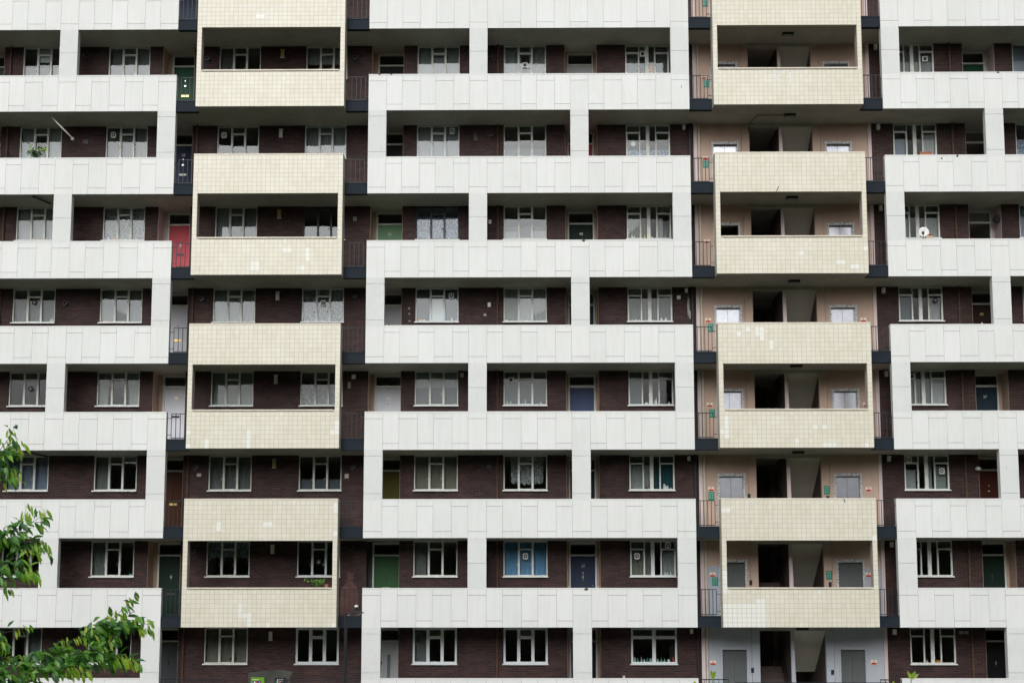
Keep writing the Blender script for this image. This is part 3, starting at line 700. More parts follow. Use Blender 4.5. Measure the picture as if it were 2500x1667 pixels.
curtain('R1', 4, 'netgrey', 'pale net curtain', **full); F('R1', 4, .24, .83, 'square'); curtain('R1', 4, 'blindw', 'pale blind in right casement', fa=.7, fb=.98, top=.66, cat='blind', y=1.38, **flat)
curtain('R2', 4, 'netgrey', 'grey net curtain', **full)
# sixth
curtain('L1', 5, 'netblue', 'blue grey pleated net curtain', **full)
curtain('L2', 5, 'greycloth', 'dim grey green curtain at left side', fa=0, fb=.36, **full)
curtain('W1', 5, 'greycloth', 'dim grey net curtain', pleat=.014, wave=.06); 
curtain('W2', 5, 'frost', 'frosted low film', top=.34, cat='window film', **flat)
curtain('C1', 5, 'browncloth', 'brown grey curtain fully drawn', **full)
curtain('C2', 5, 'lace', 'draped scalloped white lace curtain', fa=.16, fb=.92, top=1, bot=.18, hem=lambda u: .03 * math.cos(u * 38) + .1 * abs(u - .5), **full)
curtain('C3', 5, 'net', 'draped white sheer curtain', fa=0, fb=.46, top=.74, hem=lambda u: .16 * u * u, **full); curtain('C3', 5, 'teal', 'teal curtain', fa=.53, fb=1, y=1.47, **full); items('C3', 5, [(.42, .1, 'white', 'bottle'), (.78, .2, 'white', 'jar'), (.84, .14, 'white', 'jar'), (.92, .08, 'clear', 'jar')])
F('R1', 5, .12, .86); F('R1', 5, .84, .55); curtain('R1', 5, 'blindw', 'white panel in left casement', fa=.02, fb=.28, top=.6, cat='board', **flat); curtain('R1', 5, 'blind', 'pale blue blind in right casement', fa=.70, fb=.98, top=.7, cat='blind', **flat)
curtain('R1', 5, 'blind', 'pale blue strip of curtain', fa=.53, fb=.66, top=1, cat='curtain', y=1.46, **full)
# seventh
curtain('L2', 6, 'greycloth', 'dim curtain at left side', fa=0, fb=.3, **full); items('L2', 6, [(.9, .09, 'teal', 'mug')])
curtain('W1', 6, 'frostlace', 'scalloped lace valance', top=1, bot=.42, hem=lambda u: .16 * abs(math.sin(u * 9.4)), **full)
curtain('C1', 6, 'greycloth', 'dim sheer curtain at left side', fa=0, fb=.28, **full)
curtain('C2', 6, 'skyblue', 'sky blue curtain fully drawn', pleat=.006, wave=.2); F('C2', 6, .5, .58)
F('C3', 6, .15, .58); F('C3', 6, .83, .88); curtain('C3', 6, 'net', 'white net curtain in right casement', fa=.72, fb=1, top=.74, **full); items('C3', 6, [(.77, .14, 'white', 'bottle'), (.82, .15, 'white', 'bottle'), (.89, .15, 'white', 'bottle')]); curtain('C3', 6, 'browncloth', 'brown panel in left lights', fa=0, fb=.46, y=1.5, cat='curtain', **full)
F('W2', 6, .5, .42, 'grille')
# ground
curtain('L1', 7, 'greycloth', 'dim sheer curtain', fa=.55, fb=1, **full)
curtain('W1', 7, 'browncloth', 'dull grey brown curtain fully drawn', pleat=.006, wave=.3)
curtain('C1', 7, 'greycloth', 'dim grey green curtain at left side', fa=.02, fb=.3, top=.9, **full); items('C1', 7, [(.49, .07, 'white', 'mug')])
items('C3', 7, [(.08, .19, 'clear', 'jar'), (.15, .16, 'green', 'bottle'), (.23, .2, 'clear', 'bottle'), (.29, .14, 'white', 'bottle'), (.36, .18, 'teal', 'bottle'), (.43, .16, 'clear', 'jar'), (.58, .14, 'clear', 'jar'), (.66, .19, 'green', 'bottle'), (.73, .16, 'clear', 'bottle'), (.82, .13, 'white', 'jar'), (.92, .24, 'red', 'bottle')])
items('R1', 7, [(.38, .12, 'white', 'bottle'), (.62, .1, 'orange', 'box')])

# ---------------------------------------------------------------- doors in their recesses
DOORX = {'LD': (-7.02, -5.97, -6.86, -5.975), 'CD': (-.05, 1.01, .09, .995), 'MD': (6.35, 7.41, 6.44, 7.33), 'RD': (19.52, 20.58, 19.585, 20.47), 'ED': (-13.55, -12.33, -13.4, -12.45)}
DC = {'green': (.012, .065, .033), 'navy': (.026, .038, .075), 'red': (.48, .075, .095), 'white': (.66, .68, .74), 'brown': (.085, .032, .015), 'darkgreen': (.006, .020, .013),
      'slate': (.075, .085, .09), 'black': (.012, .013, .016), 'sage': (.16, .30, .17), 'palegrey': (.50, .52, .54), 'olive': (.095, .09, .012), 'leafgreen': (.03, .095, .035), 'blue': (.06, .085, .17), 'teal': (.012, .03, .045), 'darkbrown': (.045, .022, .016), 'redbrown': (.08, .02, .012)}
def door(key, s, colr, num=None, num_mat='whitepl', letter=None, lz=.95, knob=None, panels=False, frame='frame', reveal='pink', opened=False, extra=None):
    a, b, f0, f1 = DOORX[key]; C, F_ = SB(s), SB(s + 1) + .2; Y = 1.85
    rv = MB(); rv.box(a - .04, a, 1.471, Y + .1, F_, C); rv.box(b, b + .04, 1.471, Y + .1, F_, C)
    rv.box(a, f0, Y, Y + .1, F_, C); rv.box(f1, b, Y, Y + .1, F_, C)
    rv.box(a, a + .006, WY - .002, Y, F_, C); rv.box(b - .006, b, WY - .002, Y, F_, C)
    part(rv, 'door_recess', reveal)
    zt, z1, z2 = C - .03, C - .40, C - .452
    fr = MB(); e = .05
    fr.box(f0, f0 + e, Y - .03, Y + .06, F_, zt); fr.box(f1 - e, f1, Y - .03, Y + .06, F_, zt); fr.box(f0 + e, f1 - e, Y - .03, Y + .06, zt - e, zt + .028); fr.box(f0 + e, f1 - e, Y - .035, Y + .06, z2, z1)
    mat = col('door_' + colr, DC[colr], .5, .05); mat.node_tree.nodes['Principled BSDF'].inputs['Specular IOR Level'].default_value = .15
    lf = MB(); x0, x1 = f0 + e + .004, f1 - e - .004
    if opened: lf.box(x0, x0 + .045, Y + .05, Y + .8, F_ + .02, z2 - .004)
    else:
        lf.box(x0, x1, Y + .0, Y + .045, F_ + .02, z2 - .004)
        if panels:
            ww = (x1 - x0); 
            for (u0, u1) in ((.12, .46), (.54, .88)):
                for (v0, v1) in ((.12, 1.0), (1.1, 1.62), (1.72, 1.98)):
                    lf.box(x0 + ww * u0, x0 + ww * u1, Y - .012, Y, F_ + v0, F_ + min(v1, z2 - F_ - .06)); 
    d = part(lf, 'door', mat, None, (x0, Y, F_))
    part(fr, 'door_frame', frame, d)
    part(MB().quad([(f0 + e, Y + .01, z1), (f1 - e, Y + .01, z1), (f1 - e, Y + .01, zt - e), (f0 + e, Y + .01, zt - e)]), 'transom_pane', 'glass', d)
    xc = (x0 + x1) / 2
    if num: text_part('door_number', num, .13, xc, Y - .008, F_ + 1.74, num_mat, d)
    if letter: part(MB().box(xc - .14, xc + .12, Y - .012, Y, F_ + lz, F_ + lz + .07), 'letterbox', letter, d)
    if knob: part(MB().lathe([(.03, 0), (.034, -.02), (.018, -.045)], (x1 - .08, Y, F_ + 1.15), 10, 'y'), 'door_knob', knob, d)
    if extra: extra(d, xc, Y, F_)
    return d
def knocker(mat):
    def f(d, xc, Y, F_): part(MB().prism([(xc - .035, F_ + 1.42), (xc, F_ + 1.36), (xc + .035, F_ + 1.42), (xc, F_ + 1.52)], Y - .015, Y).lathe([(.018, 0), (.018, -.02)], (xc, Y - .015, F_ + 1.33), 8, 'y'), 'door_knocker', mat, d)
    return f
def plaque(d, xc, Y, F_):
    part(MB().prism([(xc + .085 * math.cos(t), F_ + 1.77 + .058 * math.sin(t)) for t in [i * math.pi / 9 for i in range(18)]], Y - .012, Y), 'oval_plaque', 'whitepl', d)
    part(MB().lathe([(.018, 0), (.015, -.008)], (xc, Y, F_ + 1.58), 8, 'y'), 'spyhole', 'darkpl', d)
def fittings(d, xc, Y, F_):
    part(MB().lathe([(.03, 0), (.02, -.02)], (xc, Y, F_ + 1.62), 8, 'y'), 'spyhole', 'chrome', d); part(MB().box(xc - .03, xc + .03, Y - .02, Y, F_ + 1.42, F_ + 1.46), 'door_pull', 'chrome', d)
def slot_glass(d, xc, Y, F_):
    part(MB().box(xc + .05, xc + .16, Y - .006, Y, F_ + .5, F_ + 1.7), 'glazed_slot', 'glass', d); knocker('darkpl')(d, xc - .14, Y, F_)
def label_card(d, xc, Y, F_):
    part(MB().box(xc - .035, xc + .035, Y - .006, Y, F_ + 1.2, F_ + 1.29), 'paper_label', 'whitepl', d)
def stickers(d, xc, Y, F_):
    part(MB().box(xc - .16, xc - .06, Y - .004, Y, F_ + 1.0, F_ + 1.05), 'paper_note', 'whitepl', d)
door('LD', -1, 'navy', letter='chrome', lz=.55)
for key in ('CD', 'MD', 'RD', 'ED'): door(key, -1, 'slate')
door('LD', 0, 'green', None, letter='brass', lz=1.06, extra=fittings); door('LD', 1, 'navy', '58', letter='whitepl', lz=1.07, extra=fittings)
door('LD', 2, 'red', None, letter='darkpl', lz=1.08, extra=knocker('whitepl'), reveal='pinklight'); door('LD', 3, 'white', None, letter='brass', lz=.93, extra=lambda d, xc, Y, F_: part(MB().lathe([(.02, 0), (.016, -.01)], (xc, Y, F_ + 1.45), 8, 'y'), 'spyhole', 'darkpl', d))
door('LD', 4, 'white', '34', 'brass', letter='darkpl', lz=1.13); door('LD', 5, 'brown', None, letter='brass', lz=1.0, panels=True, frame='frame')
door('LD', 6, 'darkgreen', None, letter='darkpl', lz=.85, extra=knocker('chrome')); door('LD', 7, 'slate', None, letter='darkpl', lz=.45, extra=knocker('darkpl'))
door('CD', 0, 'black'); door('CD', 1, 'black'); door('CD', 2, 'sage', '51', letter=None); door('CD', 3, 'palegrey', None, extra=knocker('darkpl')); door('CD', 4, 'white', None, extra=plaque)
door('CD', 5, 'olive'); door('CD', 6, 'leafgreen', None, letter='whitepl', lz=1.02, extra=knocker('darkpl'), reveal='render'); door('CD', 7, 'palegrey', None, letter='brass', lz=.3, frame='upvc', extra=slot_glass)
door('MD', 0, 'palegrey'); door('MD', 1, 'red'); door('MD', 2, 'darkgreen', '48', knob=None); door('MD', 3, 'teal'); door('MD', 4, 'blue', None, extra=label_card); door('MD', 5, 'teal')
def white_grips(d, xc, Y, F_):
    for sx in (-.47, .47):
        part(MB().tube([(xc + sx, Y - .06, F_ + 1.12), (xc + sx, Y - .09, F_ + 1.05), (xc + sx, Y - .09, F_ + .5), (xc + sx, Y - .06, F_ + .42)], .016, 6), 'grab_handle', 'whitepl', d)
    knocker('chrome')(d, xc, Y, F_); part(MB().lathe([(.022, 0), (.018, -.012)], (xc, Y, F_ + 1.56), 8, 'y'), 'spyhole', 'whitepl', d)
door('MD', 6, 'navy', '20', 'chrome', letter='darkpl', lz=1.17, knob='chrome', frame='upvc', extra=white_grips); door('MD', 7, 'black', frame='upvc')
door('RD', 0, 'green', reveal='pinklight'); door('RD', 1, 'slate', opened=True, reveal='pinklight'); door('RD', 2, 'black', opened=True, reveal='pinklight'); door('RD', 3, 'darkbrown', '45', 'brass', extra=knocker('chrome')); door('RD', 4, 'teal', '37')
door('RD', 5, 'redbrown', None, extra=fittings); door('RD', 6, 'darkgreen', None, letter='darkpl', lz=.7, extra=knocker('darkpl')); door('RD', 7, 'black', None, letter='darkpl', lz=.6, extra=knocker('chrome'))
for s in range(8): door('ED', s, 'slate')

# ---------------------------------------------------------------- pipes, vents, flues, lamps on the walls
for s in range(8):
    C, F_ = SB(s), SB(s + 1) + .2
    for x, m, r in ((-12.1, 'pipe', .035), (4.135, 'pipe', .032), (19.085, 'pipe', .033)):
        part(MB().tube([(x, 1.20, F_), (x, 1.20, C)], r, 8), 'drainpipe', m)
    if s % 2: part(MB().tube([(-5.80, 1.20, F_), (-5.80, 1.20, C)], .035, 8), 'drainpipe', 'pipe')
    part(MB().tube([(10.745, 1.16, F_), (10.745, 1.16, C)], .035, 8), 'drainpipe', 'creampipe')
    part(MB().tube([(10.47, 1.2, F_), (10.47, 1.2, C)], .05, 8), 'drainpipe', 'darkpl')
    lm = 'lampy' if s in (0, 2, 5) else 'lampw'
    l = part(MB().box(-3.09, -2.98, 1.17, WY - .001, C - .40, C - .13), 'wall_lamp', lm)
    part(MB().box(-3.105, -2.965, 1.20, 1.245, C - .41, C - .395).box(-3.105, -2.965, 1.20, 1.245, C - .135, C - .12), 'lamp_cap', 'whitepl', l)
    # alarm / camera boxes either side of the lobby
    part(MB().box(16.60, 16.70, 1.13, WY - .001, C - .22, C - .05), 'alarm_box', 'whitepl')
    part(MB().box(10.22, 10.31, 1.15, WY - .001, C - .19, C - .05), 'alarm_box', 'whitepl')
def flue(x, s, dz, r=.075, m='darkpl', ring='render'):
    z = SB(s) - dz
    o = part(MB().lathe([(r, 0), (r, -.10), (r * .7, -.10), (r * .65, -.03)], (x, WY - .001, z), 14, 'y'), 'boiler_flue', m)
    part(MB().lathe([(r * 1.35, 0), (r * 1.3, -.012)], (x, WY - .0005, z - .01), 14, 'y'), 'flue_collar', ring, o)
for x, s, dz in ((-5.52, 0, .45), (-5.5, 3, .37), (-.52, 3, .30), (-.5, 5, .40), (3.87, 0, .38), (3.9, 1, .36), (3.87, 5, .38), (3.88, 6, .40), (-9.95, 3, .50), (-5.53, 5, .40), (-5.53, 6, .33), (-.52, 1, .22), (-8.0 - 1.6, 0, .25), (-.6, 0, .45), (19.0 - .1, 1, .25), (-.55, 6, .2)):
    flue(x, s, dz)
for x, s, dz, w, h, m in ((3.86, 3, .5, .1, .14, 'whitepl'), (3.88, 2, .48, .09, .13, 'whitepl'), (2.98, 4, .07, .13, .14, 'creampipe'), (10.02, 3, .28, .12, .12, 'whitepl'), (-.52, 4, .12, .13, .14, 'whitepl'), (-.66, 4, .36, .1, .2, 'conc'),
                          (-.7, 5, .6, .13, .14, 'creampipe'), (-5.45, 5, .58, .13, .1, 'creampipe'), (8.12, 7, 1.5, .08, .16, 'creampipe'), (18.75, 7, .1, .13, .1, 'conc'), (18.92, 7, .1, .13, .1, 'conc'), (-.55, 2, .36, .12, .14, 'conc'), (3.5, 6, .5, .1, .1, 'darkpl'), (-9.5, 1, .45, .16, .16, 'darkpl'), (3.4, 1, .25, .12, .3, 'darkpl')):
    z = SB(s) - dz; mb = MB().box(x - w / 2, x + w / 2, WY - .035, WY - .001, z - h, z)
    for i in range(4): mb.box(x - w * .4, x + w * .4, WY - .04, WY - .035, z - h * (.2 + .2 * i) - .008, z - h * (.2 + .2 * i) + .008)
    part(mb, 'wall_vent', m)
def blob(x, z, w, h, n=14, j=.35):
    return [(x + w * math.cos(t) * (1 - j * random.random()), z + h * math.sin(t) * (1 - j * random.random())) for t in [2 * math.pi * i / n for i in range(n)]]
# patches: red brick repair, grey render, paint runs
part(MB().prism([(-.86, SB(7) + .21), (-.84, SB(6) - 1.6), (-.70, SB(6) - 1.35), (-.6, SB(6) - .95), (-.5, SB(6) - 1.02), (-.42, SB(6) - 1.0), (-.48, SB(6) - 1.3), (-.30, SB(6) - 1.5), (-.22, SB(7) + .21)], WY - .004, WY + .02), 'brick_repair', 'brick_red')
part(MB().prism([(-3.72, .21), (-3.72, 1.33), (-3.3, 1.40), (-2.7, 1.44), (-2.32, 1.37), (-2.42, 1.15), (-2.38, .21)], WY - .004, WY + .02), 'render_patch', 'render')
part(MB().prism(blob(10.33, SB(3) - .62, .05, .42, 20, .5), WY - .003, WY + .01), 'paint_run', 'conc')
part(MB().prism(blob(10.38, SB(3) - .9, .035, .2, 12, .5), WY - .003, WY + .01), 'paint_run', 'conc')
for x, z, w in ((1.25, SB(3) - .68, .05), (1.26, SB(3) - .86, .04), (3.72, SB(3) - .9, .06), (1.27, SB(3) - 1.1, .04)):
    part(MB().prism(blob(x, z, w, w * .9), WY - .003, WY + .01), 'paint_run', 'conc')
# chipped spots on copings and cladding
for x, k in ((6.83, 2), (6.80, 3), (6.83, 7), (1.35, 1), (.55, 1), (18.95, 2), (19.5, 2), (8.0, 2), (19.6, 1)):
    pass
for x, z, w, h in ((.35, SB(1) + PT - .01, .05, .03), (.72, SB(1) + PT - .01, .05, .03), (6.88, SB(3) + PT - .03, .08, .045), (6.9, SB(7) + PT - .04, .09, .05), (18.8, SB(2) + PT - .04, .05, .05), (20.2, SB(1) + PT - .03, .06, .03), (18.3, SB(2) + PT - .12, .03, .04), (10.05, SB(1) + .75, .01, .08)):
    part(MB().prism(blob(x, z, w, h, 12, .5), -.0085, .03), 'chipped_spot', 'render')
# faint chalk scrawl on the right cream bay
gr = MB()
for pts in (((12.93, SB(1) + 1.08), (13.02, SB(1) + 1.07), (13.42, SB(1) + 1.10)), ((12.94, SB(1) + 1.0), (13.22, SB(1) + .75)), ((13.17, SB(1) + 1.0), (12.94, SB(1) + .74)), ((13.46, SB(1) + 1.07), (13.49, SB(1) + .82), (13.42, SB(1) + .62))):
    for p, q in zip(pts, pts[1:]):
        d = Vector((q[0] - p[0], q[1] - p[1])); n_ = Vector((-d.y, d.x)).normalized() * .014
        gr.quad([(p[0] - n_.x, YF - .0025, p[1] - n_.y), (q[0] - n_.x, YF - .0025, q[1] - n_.y), (q[0] + n_.x, YF - .0025, q[1] + n_.y), (p[0] + n_.x, YF - .0025, p[1] + n_.y)])
part(gr, 'chalk_scrawl', col('chalk', (.74, .76, .78), .8, .04))
# lobby behind the right cream bay: lifts, stair, landing
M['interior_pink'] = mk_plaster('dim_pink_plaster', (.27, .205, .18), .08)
M['flight'] = mk_plaster('flight_soffit_paint', (.62, .595, .53), .08)
def zh_(f): return f + 1.28
def lobby(s):
    C, F_ = SB(s), SB(s + 1) + .2; m = 'greyblue' if s == 7 else 'pink'
    for cols_, (p, q) in ((((10.69, 11.17), (12.06, 12.155), (12.165, 12.42)), (11.17, 12.06)), (((14.5, 14.755), (14.765, 14.89), (15.78, 16.31)), (14.89, 15.78))):
        wl_ = MB()
        for a, b in cols_: wl_.box(a, b, WY, 1.4, F_, C)
        wl_.box(p, q, WY, 1.4, C - .60, C); part(wl_, 'lobby_wall', m)
    [part(MB().box(a, a + .11, 1.2, 1.47, F_, C), 'pilaster', 'pinklight') for a in (10.58, 16.31)]
    part(MB().box(12.25, 14.68, 1.19, 1.45, C - .10, C - .001), 'beam', 'soffit')
    if s == 6:
        part(MB().box(10.785, 11.165, WY - .004, WY, F_, F_ + 1.75), 'painted_panel', 'blueband'); part(MB().box(15.785, 16.305, WY - .004, WY, F_, F_ + 1.68), 'painted_panel', 'blueband')
    for a, b in ((11.17, 12.06), (14.89, 15.78)):
        fr = MB(); e = .062
        fr.box(a, a + e, 1.22, 1.38, F_, C - .60); fr.box(b - e, b, 1.22, 1.38, F_, C - .60); fr.box(a + e, b - e, 1.22, 1.38, C - .69, C - .60)
        lf = MB(); mid = (a + b) / 2; dz = .03 if s in (1, 2) else 0
        opened = s == 2 and a < 12
        if opened: lf.box(a + e, a + e + .1, 1.35, 1.37, F_, C - .69)
        else: lf.box(a + e, mid - .004, 1.345, 1.37, F_, C - .69); lf.box(mid + .004, b - e, 1.345, 1.37, F_, C - .69); lf.box(mid - .004, mid + .004, 1.36, 1.368, F_, C - .69, 1)
        d = part(lf, 'lift_door', ['steel', 'black'] if s < 6 else [col('painted_lift_door', (.10, .11, .11), .4), 'black'], None, (a, 1.35, F_))  # lower doors coloured dark for the ground and trees they mirror
        part(fr, 'lift_frame', 'terrazzo' if s < 7 else 'greyblue', d)
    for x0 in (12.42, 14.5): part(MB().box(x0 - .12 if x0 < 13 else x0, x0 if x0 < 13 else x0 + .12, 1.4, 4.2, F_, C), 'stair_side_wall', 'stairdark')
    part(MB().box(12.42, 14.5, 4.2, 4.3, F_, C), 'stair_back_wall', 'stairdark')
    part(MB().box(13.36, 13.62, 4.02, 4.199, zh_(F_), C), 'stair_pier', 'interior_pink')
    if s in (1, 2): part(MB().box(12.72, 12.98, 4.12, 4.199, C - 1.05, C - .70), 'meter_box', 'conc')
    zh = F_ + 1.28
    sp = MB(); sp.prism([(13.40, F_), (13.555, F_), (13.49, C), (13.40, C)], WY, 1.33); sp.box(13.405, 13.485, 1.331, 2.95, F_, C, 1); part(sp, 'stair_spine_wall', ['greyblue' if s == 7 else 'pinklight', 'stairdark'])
    st = MB()
    for i in range(7):
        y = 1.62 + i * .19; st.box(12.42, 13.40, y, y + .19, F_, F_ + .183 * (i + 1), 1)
    st.box(12.42, 14.5, 2.95, 4.2, zh - .15, zh)
    # upper flight: its sloping underside is seen from below
    z_top, z_bot = C - .0, zh - .15
    st.prism([(0, 0)], 0, 0) if False else None
    n = len(st.v)
    st.v += [(13.49, 1.28, C - .101), (14.5, 1.28, C - .101), (14.5, 2.95, z_bot), (13.49, 2.95, z_bot), (13.49, 1.28, C - .001), (14.5, 1.28, C - .001), (14.5, 2.95, zh), (13.49, 2.95, zh)]
    for q in ((0, 1, 2, 3), (4, 7, 6, 5), (0, 4, 5, 1), (2, 6, 7, 3), (0, 3, 7, 4), (1, 5, 6, 2)): st.f.append(tuple(n + i for i in q)); st.m.append(0)
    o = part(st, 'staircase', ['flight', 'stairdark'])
    part(MB().tube([(13.34, 1.55, F_ + .95), (13.34, 2.95, F_ + 2.2)], .022, 6), 'handrail', 'black', o)
    l = part(MB().box(13.42, 13.78, .36, .52, C - .075, C), 'ceiling_lamp', 'darkpl'); part(MB().box(13.45, 13.75, .38, .50, C - .085, C - .075), 'lamp_diffuser', 'conc', l)
    if s == 1: part(MB().tube([(13.42, .44, C - .03), (12.55, .44, C - .03), (12.40, 1.2, C - .03), (12.40, 1.2, C - .3)], .012, 5), 'conduit', 'black', l)
    for x, z in ((12.17, 1.22), (14.68, 1.16)):
        if s >= 5: part(MB().box(x - .045, x + .045, WY - .02, WY, F_ + z - .075, F_ + z + .075), 'call_panel', 'black')
for s in range(-1, 8): lobby(s)

# ---------------------------------------------------------------- signs in the lobby
def sign(name, x, z, w, h, y, bands, label, cat, group):
    mb = MB().box(x - w / 2, x + w / 2, y - .012, y - .001, z - h / 2, z + h / 2, 0); o = mb.build(name, bands[0], None, (x, y, z - h / 2)); tag(o, label, cat, group)
    return o
col('sign_green', (.0, .20, .13), .4, .04); col('sign_red', (.45, .04, .03), .4, .04); col('sign_cream', (.80, .70, .56), .5, .04); col('ink', (.04, .03, .03), .6); col('pale_ink', (.35, .55, .48), .6)
def green_sign(x, z, label):
    o = sign('fire_notice', x, z, .185, .27, WY, ['sign_green'], label, 'sign', 'green notices in the lift lobbies')
    t = MB(); t.box(x - .07, x + .07, WY - .0135, WY - .0125, z + .085, z + .098)
    for i in range(5):
        zz = z + .05 - i * .034; t.box(x - .07, x - .01, WY - .0135, WY - .0125, zz, zz + .010); t.box(x + .015, x + .055 + .015 * (i % 2), WY - .0135, WY - .0125, zz, zz + .010)
    t.build('notice_text', 'pale_ink', o, (x, WY, z))
def warn_sign(x, z, label):
    o = sign('warning_sign', x, z, .185, .145, WY, ['sign_cream'], label, 'sign', 'red and cream signs in the lift lobbies')
    MB().box(x - .082, x + .082, WY - .0135, WY - .0125, z - .065, z - .005).build('red_band', 'sign_red', o, (x, WY, z))
    ic = MB().lathe([(.03, 0), (.03, -.001)], (x, WY - .0125, z + .034), 14, 'y'); ic.build('no_smoking_symbol', 'sign_red', o, (x, WY, z))
    MB().lathe([(.021, 0), (.021, -.001)], (x, WY - .014, z + .034), 12, 'y').build('symbol_centre', 'sign_cream', o, (x, WY, z))
    MB().quad([(x - .024, WY - .0155, z + .015), (x - .018, WY - .0155, z + .011), (x + .024, WY - .0155, z + .053), (x + .018, WY - .0155, z + .057)]).build('symbol_bar', 'sign_red', o, (x, WY, z))
for s, kg in ((-1, .47), (0, .49), (1, .49), (3, .49), (4, .51), (5, .48), (6, .47)):
    x = 11.04 if s in (-1, 0, 3, 4, 6) else 10.97
    nm = 'storey above the top gallery' if s < 0 else storey_name(s)
    green_sign(x, SB(s) - kg * SH, f"green notice on pink wall left of lift doors, {nm}")
for s, kg in ((0, .41), (1, .425), (2, .445), (3, .40), (4, .41), (5, .40), (6, .393), (7, .40)):
    warn_sign(10.965 if s != 7 else 10.93, SB(s) - kg * SH, f"small red and cream sign left of left lift, {storey_name(s)}")
for s, kg in ((3, .40), (4, .41), (5, .405), (6, .395), (7, .395)):
    warn_sign(15.985 if s != 6 else 15.9, SB(s) - kg * SH, f"small red and cream sign right of right lift, {storey_name(s)}")
for s, kg in ((5, .413), (6, .398)):
    green_sign(14.655, SB(s) - kg * SH, f"green notice between stair and right lift, {storey_name(s)}")
# made-up dark board; its pale stripes paint light reflections in the lift doorway
bx = MB()
for i in range(3):
    a = 11.24 + i * .17; bx.prism([(a, SB(3) + 1.32), (a + .10, SB(3) + 1.32), (a + .17, SB(3) + 1.52), (a + .07, SB(3) + 1.52)], 1.39, 1.40)
bb = bx.build('barrier_stripes', col('stripe_cream', (.75, .70, .50), .5), None, (11.4, 1.39, SB(3) + .2))
MB().box(11.24, 11.75, 1.405, 1.42, SB(3) + .2, SB(3) + 1.53).build('barrier_board', 'black', bb, (11.4, 1.39, SB(3) + .2))
tag(bb, "dark barrier board with pale slanting stripes in open lift doorway, third storey", 'barrier')

# ---------------------------------------------------------------- foliage
def leaf(mb, p, d, up, L, wd, curl=.25, mi=0):
    d = d.normalized(); side = d.cross(up)
    if side.length < 1e-3: side = d.cross(Vector((1, .3, .2)))
    side.normalize(); nrm = side.cross(d).normalized(); b = len(mb.v)
    st = [(0, .06), (.18, .62), (.42, 1.0), (.68, .78), (.88, .30), (1.0, .0)]
    for t, wv in st:
        c = p + d * (L * t) - nrm * (curl * L * t * t); h = side * (wd * .5 * wv); lift = nrm * (wd * .16 * wv)
        mb.v += [tuple(c - h + lift), tuple(c), tuple(c + h + lift)]
    for i in range(len(st) - 1):
        a = b + 3 * i
        mb.f += [(a, a + 1, a + 4, a + 3), (a + 1, a + 2, a + 5, a + 4)]; mb.m += [mi, mi]
def rnd(a=1.0): return Vector((random.uniform(-a, a), random.uniform(-a, a), random.uniform(-a, a)))
def spray(lv, tw, pts, n, size=.10, spread=.05, tip=.25, droop=.55, r0=.008):
    P = [Vector(p) for p in pts]; tw.tube(P, [r0 * (1 - .75 * i / (len(P) - 1)) for i in range(len(P))], 5)
    seg = [(P[i + 1] - P[i]).length for i in range(len(P) - 1)]; tot = sum(seg)
    for k in range(n):
        u = (k + .5 * random.random()) / n * tot; i = 0
        while i < len(seg) - 1 and u > seg[i]: u -= seg[i]; i += 1
        d0 = (P[i + 1] - P[i]).normalized(); p = P[i] + d0 * u + rnd(spread)
        frac = k / n; sd_ = d0.cross(Vector((0, -1, .2))).normalized() * (1 if k % 2 else -1)
        d = d0 * .7 + sd_ * random.uniform(.25, 1.0) + Vector((0, random.uniform(-.5, .3), -droop * random.uniform(.3, 1.3))) + rnd(.25)
        L = size * random.uniform(.75, 1.25); young = frac > 1 - tip and random.random() < .75
        if young: d = d0 * .4 + Vector((random.uniform(-.25, .35), random.uniform(-.3, .3), -1.0)) + rnd(.2)
        leaf(lv, p, d, Vector((0, -.55, 1)) + rnd(.5), L * (1.0 if not young else .95), L * (.41 if not young else .27), random.uniform(.1, .45), 1 if young else 0)
TY = -23.0
TB = Vector((-4.6, TY + .2, 0))
tree = empty('cherry_tree', tuple(TB), "leafy green cherry tree reaching in from the left edge, drooping pointed leaves", 'tree')
tr = MB(); tr.tube([TB, TB + Vector((.05, 0, 1.2)), TB + Vector((.12, .05, 2.2)), TB + Vector((.1, 0, 3.4)), TB + Vector((.25, .1, 4.8)), TB + Vector((.2, 0, 6.0))], [.17, .15, .13, .11, .07, .03], 10)
tr.build('trunk', 'bark', tree, tuple(TB), True)
def P3(x, z, dy=0): return (x, TY + dy, z)
lv, tw = MB(), MB()
